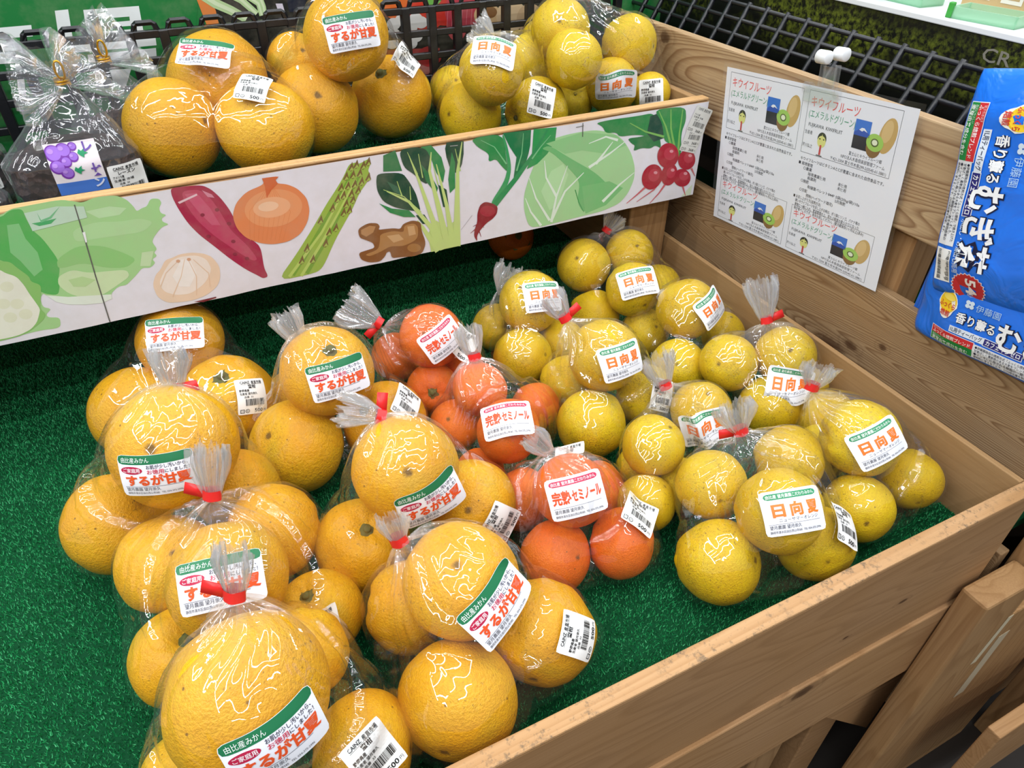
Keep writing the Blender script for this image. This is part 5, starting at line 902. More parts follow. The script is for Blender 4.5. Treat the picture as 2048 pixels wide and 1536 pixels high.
def blocktext(p, x, y):
    h = 4.7; k = '2c2c36'
    for t, dx, dy, w in (('キウイフルーツはビタミンAとCが豊富に含まれた自然食品です。', 2, 0, 126), ('■ 栽培管理', 0, -7.5, 23), ('○農薬', 9, -14.5, 14), ('除草農薬使用', 18, -21.5, 28), ('未使用', 66, -21.5, 13), ('殺菌剤', 18, -28, 14), ('未使用', 66, -28, 13), ('○施肥', 8, -35, 13),
                         ('有機質ペレット844P', 20, -42, 44), ('5袋(20kg/袋)/10a', 66, -42, 36), ('5月施肥', 66, -48.5, 16), ('○交配', 8, -50, 13), ('授粉(ヘイワード雄花)', 20, -56.5, 44)):
        p.text(t, x + dx, y + dy * 0.78, h, k, w, 0.006)
    for i, t in enumerate(('■ お召し上がり方(追熟方法)', '硬いキウイフルーツを召し上がる時は、ポリ袋にリンゴ、バナナ等の', '果物と一緒に入れ、室温管理の上、耳たぶ程度の柔らかさになった', '時が食べごろです。是非お試しください。(要冷蔵保存(1ヶ月以上)済み)')):
        p.text(t, x + (0 if i == 0 else 4), y - 49.5 - i * 5.2, h, k, (46, 104, 104, 112)[i], 0.006)
ang = math.radians(5.2)
Uv = Vector((0, -math.cos(ang), math.sin(ang))); Vv = Vector((-0.045, math.sin(ang), math.cos(ang))).normalized(); Uv = (Uv - Vv * Uv.dot(Vv)).normalized()
O_ = Vector((0.0335, 0.5475, 0.1385)) - Vector((0, 0, 0))
sign = thing('kiwi_notice', O_, 'white laminated kiwi fruit notice clipped to the top slat of the right stand', 'sign')
p = Print(); p.rect(0, 0, 300, 213, 'eef1fb', 0)
cardart(p, 9, 134, 132, 74); cardart(p, 150, 134, 132, 74)
blocktext(p, 9, 125); blocktext(p, 150, 125)
for x in (9, 150):
    q = Print(); cardart(q, 0, 0, 132, 74); q.V = [(a + x, b * 0.82 + 4) for a, b in q.V]
    n = len(p.V); p.V += q.V; p.F += [[i + n for i in f] for f in q.F]; p.C += q.C; p.L += q.L
pm = plane_map(O_, Uv, Vv)
p.build('notice_sheet', pm, sign, M['ink'])
q = Print(); q.rect(-6, -6, 306, 219, 'ffffff', 0)
q.build('laminate', plane_map(np.array(O_) + np.array((-0.0009, 0, 0)), Uv, Vv), sign, M['lamin'])
cp = O_ + Uv * 0.168 + Vv * 0.206
clip = thing('sign_clip', cp, 'clear plastic clip with two white rollers gripping the kiwi notice', 'clip')
R3 = Matrix((Vector((-1, 0, 0.1)).normalized(), Uv, Vv)).transposed().to_4x4()
Mc = Matrix.Translation(cp) @ R3
acc = Acc()
acc.add(box_vf(0.0015, 0.0035, -0.026, 0.026, -0.012, 0.006, 0.001, 2, Mc)); acc.add(box_vf(-0.020, -0.017, -0.014, 0.014, -0.010, 0.012, 0.001, 2, Mc))
for s in (-1, 1): acc.add(tube_vf([Mc @ Vector((-0.002, s * 0.029, 0.004)), Mc @ Vector((-0.002, s * 0.019, 0.004))], 0.006, 12))
acc.add(box_vf(-0.018, 0.004, -0.019, 0.019, 0.004, 0.0075, 0.001, 2, Mc))
for s in (-1, 1): acc.add(box_vf(-0.012, -0.003, s * 0.011 - 0.0012, s * 0.011 + 0.0012, 0.0072, 0.033, 0.0008, 1, Mc))
acc.add(box_vf(-0.009, -0.0065, -0.010, 0.010, 0.0072, 0.030, 0.0008, 1, Mc))
acc.obj('clip_body', M['clear_plastic'], clip)
for (a, b, c) in ((0.003, -0.003, 0.040), (-0.016, 0.005, 0.044)):
    V, F = tube_vf([Mc @ Vector((a, b - 0.008, c)), Mc @ Vector((a, b - 0.007, c)), Mc @ Vector((a, b + 0.007, c)), Mc @ Vector((a, b + 0.008, c))], [0.0062, 0.0075, 0.0075, 0.0062], 18)
    mesh_obj('roller', V, F, M['white_plastic'], clip, True)

# ------------------------------------------------------------------ blue barley-tea packets
M['pouch'] = None
N = NT('blue_pouch_film'); at = N.n('ShaderNodeAttribute'); at.attribute_name = 'Col'; co = N.coord('Object')
N.principled(at.outputs['Color'], 0.28, N.bump(N.noise(co, 28, 3, 0.5, 0.8), 0.6, 0.006), 0.5); M['pouch'] = N.m
def packet(name, O, U, V, Wd, Hd, depth, label, design, seal):
    """pillow pouch: printed front sheet swelling away from the back, flattened at the sealed ends"""
    t = thing(name, O, label, 'packet', 'blue barley tea packets')
    O, U, V = Vector(O), Vector(U).normalized(), Vector(V).normalized(); V = (V - U * V.dot(U)).normalized(); Nn = U.cross(V)
    def swell(x, y):
        a = np.clip(x / Wd, 0, 1); b = np.clip(y / Hd, 0, 1)
        if seal == 'u': a, b = b, a
        ends = np.minimum(1, np.minimum(b, 1 - b) * 5.5); ends = ends ** 0.55
        side = np.clip(1 - np.abs(2 * a - 1) ** 5, 0, 1) ** 0.5
        return (0.25 + 0.75 * ends) * (0.35 + 0.65 * side)
    def crease(x, y): return 0.0012 * np.sin(x * 95 + 3 * np.sin(y * 40)) + 0.0010 * np.sin(y * 130 + x * 60)
    def front(x, y, off=0.0):
        z = swell(x, y) * depth * 0.5 + crease(x, y) * (1 - 0.6 * swell(x, y)) + off
        return np.array(O) + x[:, None] * np.array(U) + y[:, None] * np.array(V) + (z - depth * 0.5)[:, None] * np.array(Nn)
    nx, ny = 48, 40; X, Y = np.meshgrid(np.linspace(0, Wd, nx + 1), np.linspace(0, Hd, ny + 1)); X = X.ravel(); Y = Y.ravel()
    VF_ = front(X, Y); zb = -swell(X, Y) * depth * 0.5 - depth * 0.5 - 0.0006
    VB_ = np.array(O) + X[:, None] * np.array(U) + Y[:, None] * np.array(V) + zb[:, None] * np.array(Nn)
    F = []
    n1 = (nx + 1) * (ny + 1)
    for j in range(ny):
        for i in range(nx):
            a = j * (nx + 1) + i; F.append((a, a + 1, a + nx + 2, a + nx + 1)); F.append((n1 + a, n1 + a + nx + 1, n1 + a + nx + 2, n1 + a + 1))
    bd = [i for i in range(nx)] + [nx + j * (nx + 1) for j in range(ny)] + [ny * (nx + 1) + nx - i for i in range(nx)] + [(ny - j) * (nx + 1) for j in range(ny)]
    for k in range(len(bd)): a, b = bd[k], bd[(k + 1) % len(bd)]; F.append((a, n1 + a, n1 + b, b))
    base = np.array([lin('1a74ea')] * (2 * n1))
    mesh_obj('pouch', np.concatenate([VF_, VB_]), F, M['pouch'], t, True, base)
    P_ = Print(); design(P_)
    P_.build('print', lambda p, l: front(p[:, 0] * .001, p[:, 1] * .001, 0.0) + (0.0007 + l * 0.00012)[:, None] * np.array(Nn), t, M['ink'])
    if seal == 'u':
        acc = Acc(); Rm = Matrix((U, V, Nn)).transposed().to_4x4(); Mt = Matrix.Translation(O + U * 0.002 + Nn * (-depth * 0.5)) @ Rm
        acc.add(box_vf(-0.016, 0.004, 0.012, Hd + 0.006, -0.0008, 0.0008, 0.0003, 1, Mt @ Matrix.Rotation(math.radians(-8), 4, 'Z')))
        for k in range(4): acc.add(box_vf(-0.013 + k * 0.0035, -0.0120 + k * 0.0035, 0.012, Hd + 0.006, -0.0011, 0.0011, 0.0003, 1, Mt @ Matrix.Rotation(math.radians(-8), 4, 'Z')))
        acc.obj('end_seal', plain('blue_end_seal', '1f62c8', 0.3), t)
    return t
def tea_design(P, W_, H_):
    """front of the packet, long side W_ mm, height H_ mm, text running along the long side"""
    r = lambda *a: P.rect(*a, 12, 4)
    P.poly([(12 + 14 * math.cos(a) * (1 if math.sin(a) > -0.2 else 0.8) + 12, H_ - 22 + 17 * math.sin(a)) for a in [2 * math.pi * k / 20 for k in range(20)]], 'f4f2ea', 1)
    P.ell(24, H_ - 19, 12.4, 12.2, 'f0c828', 2); P.ell(24, H_ - 13, 9, 4, 'f6dc60', 3)
    P.text('ふっくら', 12.5, H_ - 25, 8, 'd03a34', 23, 0.02, 4); P.text('焙煎', 17, H_ - 35, 8, 'd03a34', 14, 0.02, 4)
    for dx, dy in ((-2.6, 2.2), (2.6, 2.2), (-2.6, -2.2), (2.6, -2.2)): P.ell(52 + dx, H_ - 12 + dy, 2.9, 2.5, 'd8e8f8', 2, 14)
    P.text('伊藤園', 60, H_ - 16.5, 9.5, 'a8cdf4', 30, 0.004)
    P.text('香り薫る', 40, H_ - 36, 13.5, '10183c', 49, 0.075, 1.5); P.text('香り薫る', 40, H_ - 36, 13.5, 'f6f8fc', 49, 0.022, 3)
    P.text('むぎ茶', 92, H_ - 46, 34, '10183c', 96, 0.06, 1.5); P.text('むぎ茶', 92, H_ - 46, 34, 'f6f8fc', 96, 0.026, 3)
    P.rect(36, H_ - 51, 80, H_ - 43, 'dfe8f6', 1, 6, 1); P.text('1L用ティーバッグ', 38, H_ - 49.3, 6.5, '24304e', 40, 0.014)
    P.rect(80, H_ - 52, 128, H_ - 42.5, 'e8eef8', 1, 6, 1); P.rect(80.8, H_ - 51.2, 127.2, H_ - 43.3, '2a2a78', 2, 6, 1); P.text('カフェインゼロ', 83, H_ - 49.6, 6.6, 'f4f6fc', 42, 0.02, 3)
    P.text('水出し・お湯出し両用', 131, H_ - 50.5, 7.0, 'cfe2fa', 62, 0.008)
    P.rect(10, H_ - 72, 71, H_ - 52.5, 'e8eef8', 1, 8, 2); P.rect(10.8, H_ - 62, 70.2, H_ - 53.2, 'cf3038', 2, 8, 1); P.rect(10.8, H_ - 71.3, 70.2, H_ - 62, '1f8a44', 2, 8, 1)
    P.text('甘さ引き出す', 13, H_ - 56.2, 3.2, 'f8d8d8', 17, 0, 3); P.text('ふっくら焙煎ブレンド', 13, H_ - 61, 5.4, 'fbf4f4', 54, 0.012, 3)
    P.text('血圧にやさしい', 13, H_ - 65.4, 3.2, 'd8f0de', 19, 0, 3); P.text('麦芽由来成分を含む', 13, H_ - 70.3, 5.2, 'f2faf4', 52, 0.012, 3)
    P.rect(71, H_ - 72, 164, H_ - 54, 'e6e9f0', 1, 10, 2)
    for i, tx in enumerate(('●伊藤園独自の焙煎方式「ふっくら焙煎」で焼き上げた', ' 甘香ばしく濃厚感のある大麦をブレンドしました。', '●インキに使用される樹脂の一部を植物由来の', ' 原材料に変えることで、CO2排出量を削減します。')): P.text(tx, 73, H_ - 58.6 - i * 4.1, 3.7, '23263a', 86 if i % 2 == 0 else 78, 0.006)
    P.rect(168, H_ - 72, 208, H_ - 54, 'f2f4f6', 1, 6, 2); P.bars(170, H_ - 69, 206, H_ - 55, '20242c', 2)
    st = []
    for k in range(48):
        a = 2 * math.pi * k / 48; rr = 17.5 if k % 2 else 15.8; st.append((208 + rr * math.cos(a), H_ - 34 + rr * math.sin(a)))
    P.poly([(208 + (x - 208) * 1.07, H_ - 34 + (y - H_ + 34) * 1.07) for x, y in st], 'f0e8ee', 1); P.poly(st, 'cc3038', 2)
    P.text('54', 196, H_ - 36, 15, 'fbf4f4', 20, 0.03, 3); P.text('袋入', 217, H_ - 35, 7, 'fbf4f4', 8, 0.012, 3, 'c')
def low_design(P):
    Q = Print(); tea_design(Q, 230, 78); P.V = [(x * 0.86 + 22, y * 0.93 + 2) for x, y in Q.V]; P.F = Q.F; P.C = Q.C; P.L = Q.L
def up_design(P):
    # the same front turned a quarter turn: text runs downwards
    Q = Print(); tea_design(Q, 230, 110); P.V = [((y - 30) * 1.06 - 2 , 203 - x * 0.90) for x, y in Q.V]; P.F = Q.F; P.C = Q.C; P.L = Q.L
packet('tea_packet', (0.018, 0.190, 0.146), (0.0, -0.991, 0.13), (0.0, 0.22, 0.97), 0.27, 0.088, 0.055, 'blue barley tea packet lying lowest on the slat below the upright packet', low_design, 'u')
packet('tea_packet', (0.004, 0.182, 0.2095), (0.0, -0.975, 0.22), (0.06, 0.25, 0.96), 0.16, 0.222, 0.055, 'blue barley tea packet standing upright with its lettering turned sideways', up_design, 'v')

# ------------------------------------------------------------------ citrus
def fruit_mesh(kind, seed):
    rg = random.Random(seed); nu, nv = 56, 36; V = []; F = []
    obl = {'A': 0.89, 'H': 0.96, 'S': 0.86, 'P': 0.88}[kind]
    ph = rg.uniform(0, 6.28); k = rg.choice((7, 8, 9, 10))
    for j in range(nv + 1):
        th = math.pi * j / nv
        for i in range(nu):
            a = 2 * math.pi * i / nu
            d = Vector((math.sin(th) * math.cos(a), math.sin(th) * math.sin(a), math.cos(th)))
            r = 1.0 - 0.16 * math.exp(-(th / 0.28) ** 2) + 0.05 * math.exp(-((th - 0.55) / 0.3) ** 2)
            r -= 0.05 * math.exp(-((math.pi - th) / 0.25) ** 2)
            if kind == 'H': r += 0.03 * math.exp(-((th - 0.3) / 0.25) ** 2)
            if kind != 'P': r += 0.014 * math.cos(k * a + ph) * math.exp(-((th - 0.5) / 0.35) ** 2)
            r += 0.035 * noise.noise(d * 1.3 + Vector((seed * 3.1, 0, 0))) + 0.012 * noise.noise(d * 3.2 + Vector((0, seed * 2.3, 0)))
            V.append((d.x * r, d.y * r, d.z * r * obl))
    for j in range(nv):
        for i in range(nu): F.append((j * nu + i, (j + 1) * nu + i, (j + 1) * nu + (i + 1) % nu, j * nu + (i + 1) % nu))
    me = bpy.data.meshes.new({'A': 'amanatsu', 'H': 'yellow_citrus', 'S': 'tangelo', 'P': 'persimmon'}[kind] + '_shape')
    me.from_pydata(V, [], F); me.polygons.foreach_set('use_smooth', [True] * len(F)); me.materials.append(M[kind]); me.update()
    return me
FM = {k: [fruit_mesh(k, 1.0 + i) for i in range(4)] for k in 'AHS'}
FM['P'] = [fruit_mesh('P', 2.0)]
def calyx_mesh(big):
    V = []; F = []; n = 30
    for j, (rr, z) in enumerate(((0.0, 0.80), (0.10, 0.80), (0.17, 0.775), (0.20 if not big else 0.5, 0.77))):
        for i in range(n):
            a = 2 * math.pi * i / n; w = 1.0 + (0.28 * math.cos(5 * a) if j == 3 else 0)
            V.append((rr * w * math.cos(a), rr * w * math.sin(a), z + (0.02 if j == 3 else 0) + 0.006 * math.cos(3 * a)))
    for j in range(3):
        for i in range(n): F.append((j * n + i, (j + 1) * n + i, (j + 1) * n + (i + 1) % n, j * n + (i + 1) % n))
    b = len(V)
    for j, (rr, z) in enumerate(((0.075, 0.78), (0.08, 0.86), (0.06, 0.885), (0.0, 0.88))):
        for i in range(n): V.append((rr * math.cos(2 * math.pi * i / n), rr * math.sin(2 * math.pi * i / n), z))
    for j in range(3):
        for i in range(n): F.append((b + j * n + i, b + j * n + (i + 1) % n, b + (j + 1) * n + (i + 1) % n, b + (j + 1) * n + i))
    me = bpy.data.meshes.new('calyx_shape'); me.from_pydata(V, [], F); me.polygons.foreach_set('use_smooth', [True] * len(F)); me.materials.append(M['calyx']); me.update()
    return me
CAL = calyx_mesh(False); CALP = calyx_mesh(True)
KN = {'A': ('amanatsu_orange', 'golden orange', 'orange', 'golden oranges in tied clear bags'), 'H': ('yellow_citrus', 'yellow citrus', 'citrus fruit', 'yellow citrus in tied clear bags'), 'S': ('tangelo', 'red-orange tangelo', 'tangelo', 'tangelos in tied clear bags'), 'P': ('persimmon', 'orange persimmon', 'persimmon', None)}
def place_fruit(kind, p, stem, label, i):
    n, _, cat, grp = KN[kind]
    o = bpy.data.objects.new(n, FM[kind][i % len(FM[kind])]); COL.objects.link(o)
    rg = random.Random(i * 7 + 3)
    s = Vector(stem) if stem else Vector((rg.uniform(-0.8, 0.8), rg.uniform(0.1, 1.0), rg.uniform(-1.0, 0.15)))
    q = s.normalized().to_track_quat('Z', 'Y'); spin = Matrix.Rotation(rg.uniform(0, 6.28), 4, 'Z')
    o.matrix_world = Matrix.Translation(p[:3]) @ q.to_matrix().to_4x4() @ spin @ Matrix.Scale(p[3] * 1.02, 4)
    tag(o, label, cat, grp)
    if stem:
        c = bpy.data.objects.new('calyx', CAL if kind != 'P' else CALP); COL.objects.link(c); c.parent = o
        c['label'] = 'dark dried calyx'
    return o
BAGS={
'A1':{'k':'A','fz':0,'f':[([-0.7399,0.5923,0.1106,0.0495],None),([-0.8072,0.5501,0.0533,0.0533],None),([-0.7065,0.5047,0.0689,0.055],[-0.0,-0.23,0.97])],'c':[[-0.847,0.7325,0.003],[-0.8623,0.5829,0.003]],'l':[('a',0,[-0.02,-0.747,0.664],[0.984,-0.134,-0.121],[-0.7407,0.5643,0.1355]),('p',2,[0.452,-0.731,0.512],[0.88,0.269,-0.391],[-0.6871,0.4733,0.0909])]},
'A2':{'k':'A','fz':0,'f':[([-0.7611,0.3556,0.1451,0.0572],None),([-0.8386,0.3773,0.0506,0.0506],None),([-0.722,0.3631,0.059,0.0433],None)],'t':([-0.7463,0.3794,0.1882],[-0.7413,0.3928,0.2253],0.0223,1),'c':[[-0.9018,0.3849,0.003]],'l':[('a',0,[-0.253,-0.918,0.307],[0.962,-0.271,-0.018],[-0.7725,0.3141,0.159])]},
'A3':{'k':'A','fz':0,'f':[([-0.7952,0.2877,0.0671,0.0442],None),([-0.6986,0.2825,0.069,0.0457],None),([-0.7409,0.1979,0.1217,0.0481],None),([-0.7975,0.2022,0.0422,0.0422],[0.3,-0.29,0.91]),([-0.6802,0.1954,0.0381,0.0396],[-0.23,-0.04,0.97])],'t':([-0.7344,0.2378,0.1781],[-0.7247,0.2509,0.2176],0.0193,-1),'c':[[-0.8458,0.2929,0.003],[-0.8482,0.1935,0.003]],'l':[('a',2,[-0.045,-0.643,0.764],[0.992,-0.121,-0.043],[-0.7425,0.1747,0.1493]),('p',4,[-0.104,-0.797,0.594],[0.993,-0.116,0.018],[-0.6831,0.1734,0.0545])]},
'A4':{'k':'A','fz':0,'f':[([-0.741,0.0782,0.1404,0.055],None),([-0.679,0.0581,0.0421,0.0421],None),([-0.8053,0.0965,0.0361,0.0362],None),([-0.7056,0.1405,0.0709,0.0392],None)],'t':([-0.7315,0.1169,0.1972],[-0.7232,0.1273,0.2328],0.0155,-1),'c':[[-0.6402,0.1045,0.003],[-0.66,0.0404,0.003]],'l':[('a',0,[0.229,-0.911,0.343],[0.967,0.253,0.027],[-0.7312,0.039,0.1551]),('p',1,[0.071,-0.549,0.833],[0.925,0.35,0.151],[-0.6769,0.0416,0.0672])]},
'B1':{'k':'A','fz':0,'f':[([-0.5982,0.4258,0.1326,0.0504],[0.11,-0.4,0.91]),([-0.6509,0.4115,0.0519,0.0534],None),([-0.5467,0.4096,0.0491,0.0491],[-0.58,-0.14,0.8]),([-0.63,0.5142,0.0369,0.0379],None)],'t':([-0.617,0.4503,0.1576],[-0.6259,0.4674,0.1912],0.0215,0),'c':[[-0.6,0.4169,0.003]],'l':[('a',0,[0.072,-0.908,0.413],[0.997,0.076,-0.007],[-0.5954,0.3909,0.1484]),('p',2,[0.404,-0.487,0.774],[0.716,-0.358,-0.6],[-0.5317,0.3915,0.0778])]},
'B2':{'k':'A','fz':0,'f':[([-0.5702,0.2484,0.1292,0.0493],None),([-0.6223,0.2468,0.046,0.0466],[0.1,-0.34,0.94]),([-0.5103,0.2328,0.0674,0.0437],None)],'t':([-0.5764,0.2808,0.1701],[-0.6124,0.2948,0.1851],0.02,1),'c':[[-0.6451,0.3588,0.003]],'l':[('a',0,[0.15,-0.988,0.034],[0.968,0.154,0.2],[-0.5646,0.2115,0.1305]),('p',2,[0.035,-0.871,0.49],[0.684,0.378,0.624],[-0.4987,0.2069,0.0667])]},
'B3':{'k':'A','fz':0,'f':[([-0.5675,0.122,0.1112,0.0478],None),([-0.6053,0.1614,0.0458,0.0413],None),([-0.5099,0.0832,0.0475,0.0476],None),([-0.6,0.0586,0.0484,0.0484],None)],'t':([-0.6056,0.159,0.1395],[-0.6099,0.1666,0.165],0.0156,0),'c':[[-0.4347,0.0763,0.003],[-0.6522,0.0628,0.003],[-0.6493,0.1622,0.003]],'l':[('a',0,[0.245,-0.899,0.363],[0.874,0.366,0.318],[-0.5587,0.0898,0.1242]),('p',2,[0.322,-0.676,0.663],[0.577,0.695,0.429],[-0.4985,0.0591,0.0711])]},
'S1':{'k':'S','fz':0,'f':[([-0.4561,0.4842,0.1004,0.0395],None),([-0.4885,0.544,0.0373,0.0334],None),([-0.4682,0.4577,0.0371,0.0338],[-0.3,-0.82,0.49]),([-0.4133,0.4892,0.0334,0.0338],None)],'t':([-0.5098,0.5164,0.1146],[-0.5451,0.5411,0.1419],0.0283,-1),'c':[[-0.5236,0.5177,0.003]],'l':[('s',0,[0.074,-0.911,0.405],[0.92,0.219,0.324],[-0.4541,0.4591,0.1115]),('p',3,[-0.169,-0.466,0.869],[0.685,-0.689,-0.236],[-0.417,0.479,0.0523])]},
'S2':{'k':'S','fz':0,'f':[([-0.4349,0.3802,0.0826,0.0332],None),([-0.4664,0.3874,0.0315,0.0315],None),([-0.4374,0.2985,0.0833,0.0359],None),([-0.3683,0.3649,0.0407,0.031],None),([-0.4707,0.3041,0.0279,0.028],None)],'t':([-0.4325,0.3992,0.1133],[-0.4341,0.4147,0.1491],0.0183,0),'c':[[-0.3478,0.3343,0.003]],'l':[('s',2,[-0.231,-0.379,0.896],[0.945,-0.308,0.113],[-0.4429,0.2894,0.1047])]},
'S3':{'k':'S','fz':0,'f':[([-0.4262,0.1811,0.0959,0.0373],None),([-0.4472,0.2416,0.0335,0.0339],None),([-0.453,0.1576,0.0361,0.0362],None),([-0.3851,0.1411,0.0388,0.0359],None),([-0.3676,0.2172,0.0324,0.033],None)],'t':([-0.4364,0.2083,0.1287],[-0.4538,0.2181,0.1494],0.0151,None),'c':[[-0.3416,0.1164,0.003],[-0.4928,0.1463,0.003]],'l':[('s',0,[-0.28,-0.707,0.65],[0.958,-0.243,0.15],[-0.4333,0.1632,0.1123]),('p',3,[0.033,-0.248,0.968],[0.66,-0.722,-0.208],[-0.3717,0.1455,0.0543]),('p',4,[-0.521,0.067,0.851],[0.708,-0.523,0.475],[-0.373,0.2334,0.0397])]},
'H1':{'k':'H','fz':0,'f':[([-0.1721,0.5822,0.0841,0.0394],None),([-0.0976,0.5732,0.0916,0.0362],None),([-0.1538,0.4791,0.0925,0.0375],None),([-0.1897,0.5145,0.0378,0.0378],None),([-0.0554,0.5451,0.0355,0.0356],None)],'t':([-0.123,0.604,0.1201],[-0.1076,0.6015,0.1451],0.0199,0),'c':[],'l':[('h',2,[-0.267,-0.617,0.74],[0.959,-0.247,0.14],[-0.1606,0.4634,0.1114])]},
'H2':{'k':'H','fz':0,'f':[([-0.3057,0.5026,0.0997,0.0414],None),([-0.3322,0.5562,0.0335,0.0335],[0.26,-0.85,0.46]),([-0.3363,0.4609,0.045,0.0388],None),([-0.2697,0.4764,0.0348,0.0352],None)],'t':([-0.3309,0.5399,0.0954],[-0.3112,0.5458,0.1323],0.025,None),'c':[],'l':[('h',0,[0.077,-0.777,0.624],[0.986,-0.034,-0.164],[-0.3034,0.4797,0.1181])]},
'H3':{'k':'H','fz':0,'f':[([-0.2845,0.3475,0.1049,0.0429],None),([-0.3039,0.396,0.0359,0.0353],None),([-0.3218,0.308,0.041,0.0411],None),([-0.229,0.3282,0.0383,0.0383],None)],'t':([-0.3168,0.3888,0.1414],[-0.3295,0.4044,0.171],0.0186,1),'c':[],'l':[('h',0,[-0.061,-0.89,0.451],[0.997,-0.035,0.067],[-0.2864,0.32,0.1188]),('p',3,[-0.1,-0.783,0.614],[0.891,-0.345,-0.295],[-0.2316,0.3076,0.0544])]},
'H4':{'k':'H','fz':0,'f':[([-0.1198,0.3993,0.0968,0.0398],None),([-0.1417,0.4533,0.033,0.0333],None),([-0.1591,0.3539,0.0418,0.0373],None),([-0.0389,0.4058,0.0305,0.0306],None)],'t':([-0.1258,0.4776,0.0772],[-0.1372,0.494,0.1085],0.0187,0),'c':[],'l':[('h',0,[0.258,-0.846,0.467],[0.907,0.379,0.185],[-0.1126,0.3758,0.1098])]},
'H5':{'k':'H','fz':0,'f':[([-0.1236,0.3029,0.0721,0.0357],None),([-0.0598,0.2742,0.0825,0.0367],None),([-0.102,0.2418,0.0383,0.037],None),([-0.0287,0.2541,0.0331,0.0294],None)],'t':([-0.0728,0.305,0.1179],[-0.0741,0.3312,0.1658],0.0246,1),'c':[[0.0091,0.2491,0.003]],'l':[('h',1,[-0.661,-0.734,0.159],[0.742,-0.671,-0.011],[-0.069,0.2574,0.0729])]},
'H6':{'k':'H','fz':0,'f':[([-0.3036,0.213,0.0799,0.0332],None),([-0.1996,0.257,0.0555,0.0355],None),([-0.3329,0.1752,0.0396,0.0306],None),([-0.2999,0.2337,0.0258,0.0261],None),([-0.2774,0.1864,0.0305,0.0308],None)],'t':([-0.2325,0.2885,0.0805],[-0.2421,0.3074,0.1157],0.0255,0),'c':[[-0.3411,0.2157,0.003]],'l':[('h',1,[-0.556,-0.764,0.328],[0.824,-0.453,0.341],[-0.2127,0.239,0.0632])]},
'H7':{'k':'H','fz':0,'f':[([-0.1066,0.1134,0.094,0.0403],None),([-0.0469,0.0762,0.0372,0.0329],None),([-0.1309,0.0725,0.0359,0.0359],None),([-0.0525,0.1935,0.0396,0.0338],None),([-0.1013,0.1551,0.0334,0.0322],None)],'t':([-0.1441,0.1643,0.1383],[-0.1371,0.1666,0.164],0.0219,0),'c':[[0.0029,0.0618,0.003]],'l':[('h',0,[-0.41,-0.712,0.57],[0.891,-0.18,0.417],[-0.1182,0.0933,0.1101])]},
'H8':{'k':'H','fz':0,'f':[([-0.2808,0.1421,0.075,0.0356],None),([-0.1723,0.1412,0.0644,0.037],[-0.78,0.52,-0.33]),([-0.2606,0.0709,0.0973,0.04],None),([-0.3132,0.0794,0.0406,0.0406],None),([-0.2093,0.0572,0.0381,0.0381],None)],'t':([-0.2417,0.1557,0.1202],[-0.2476,0.1691,0.1511],0.0244,-1),'c':[[-0.351,0.0742,0.003],[-0.1883,0.0214,0.003]],'l':[('h',2,[-0.352,-0.56,0.75],[0.917,-0.368,0.155],[-0.2704,0.0552,0.1183]),('p',4,[0.209,-0.381,0.901],[0.826,-0.425,-0.371],[-0.2038,0.0473,0.0616])]},
'U1':{'k':'A','fz':0.252,'f':[([-0.6777,0.7049,0.325,0.0546],None),([-0.5789,0.6704,0.3226,0.0554],None),([-0.6108,0.7883,0.348,0.0623],None)],'c':[[-0.5058,0.7474,0.255]],'l':[('a',2,[-0.15,-0.738,0.657],[0.928,-0.335,-0.164],[-0.6184,0.7512,0.3811]),('p',1,[-0.131,-0.374,0.918],[0.865,-0.496,-0.078],[-0.5846,0.6542,0.3625])]},
'U2':{'k':'A','fz':0.252,'f':[([-0.4549,0.7237,0.4005,0.052],None),([-0.5035,0.7407,0.3143,0.0548],None),([-0.3901,0.7721,0.3066,0.0546],[-0.39,-0.36,0.85]),([-0.5035,0.8155,0.3547,0.0373],None)],'t':([-0.435,0.7517,0.4511],[-0.4341,0.7614,0.4817],0.0246,0),'c':[[-0.3341,0.7616,0.255]],'l':[('a',0,[-0.078,-0.951,0.298],[0.996,-0.058,0.073],[-0.458,0.6857,0.4124]),('p',2,[0.247,-0.501,0.829],[0.749,-0.445,-0.492],[-0.3796,0.7507,0.3419])]},
'U3':{'k':'H','fz':0.252,'f':[([-0.2907,0.653,0.3588,0.0405],None),([-0.2839,0.8073,0.2947,0.0337],None),([-0.3057,0.692,0.2934,0.0419],None),([-0.2147,0.6656,0.2951,0.0432],[-0.99,-0.15,-0.08]),([-0.1352,0.7108,0.2839,0.032],[-0.17,-0.73,0.66]),([-0.1706,0.7643,0.3346,0.0384],None)],'t':([-0.281,0.6689,0.3901],[-0.3011,0.6774,0.4077],0.024,None),'c':[],'l':[('h',0,[-0.187,-0.619,0.763],[0.877,-0.455,-0.154],[-0.296,0.6354,0.3805]),('p',3,[-0.318,-0.788,0.528],[0.873,-0.46,-0.16],[-0.2246,0.641,0.3116])]},
'U4':{'k':'H','fz':0.252,'f':[([-0.172,0.6462,0.363,0.0367],None),([-0.0366,0.715,0.3537,0.0399],None),([-0.0845,0.6802,0.3103,0.0379],None),([-0.1566,0.7134,0.3843,0.0399],None),([-0.0257,0.6668,0.2948,0.0297],None),([-0.1288,0.8171,0.3417,0.0347],None)],'t':([-0.1198,0.72,0.4202],[-0.112,0.7281,0.453],0.0276,0),'c':[],'l':[('h',1,[-0.644,-0.73,-0.23],[0.748,-0.664,0.011],[-0.0546,0.6946,0.3473]),('p',4,[-0.528,-0.808,0.262],[0.849,-0.513,0.13],[-0.035,0.6525,0.2994])]},
}
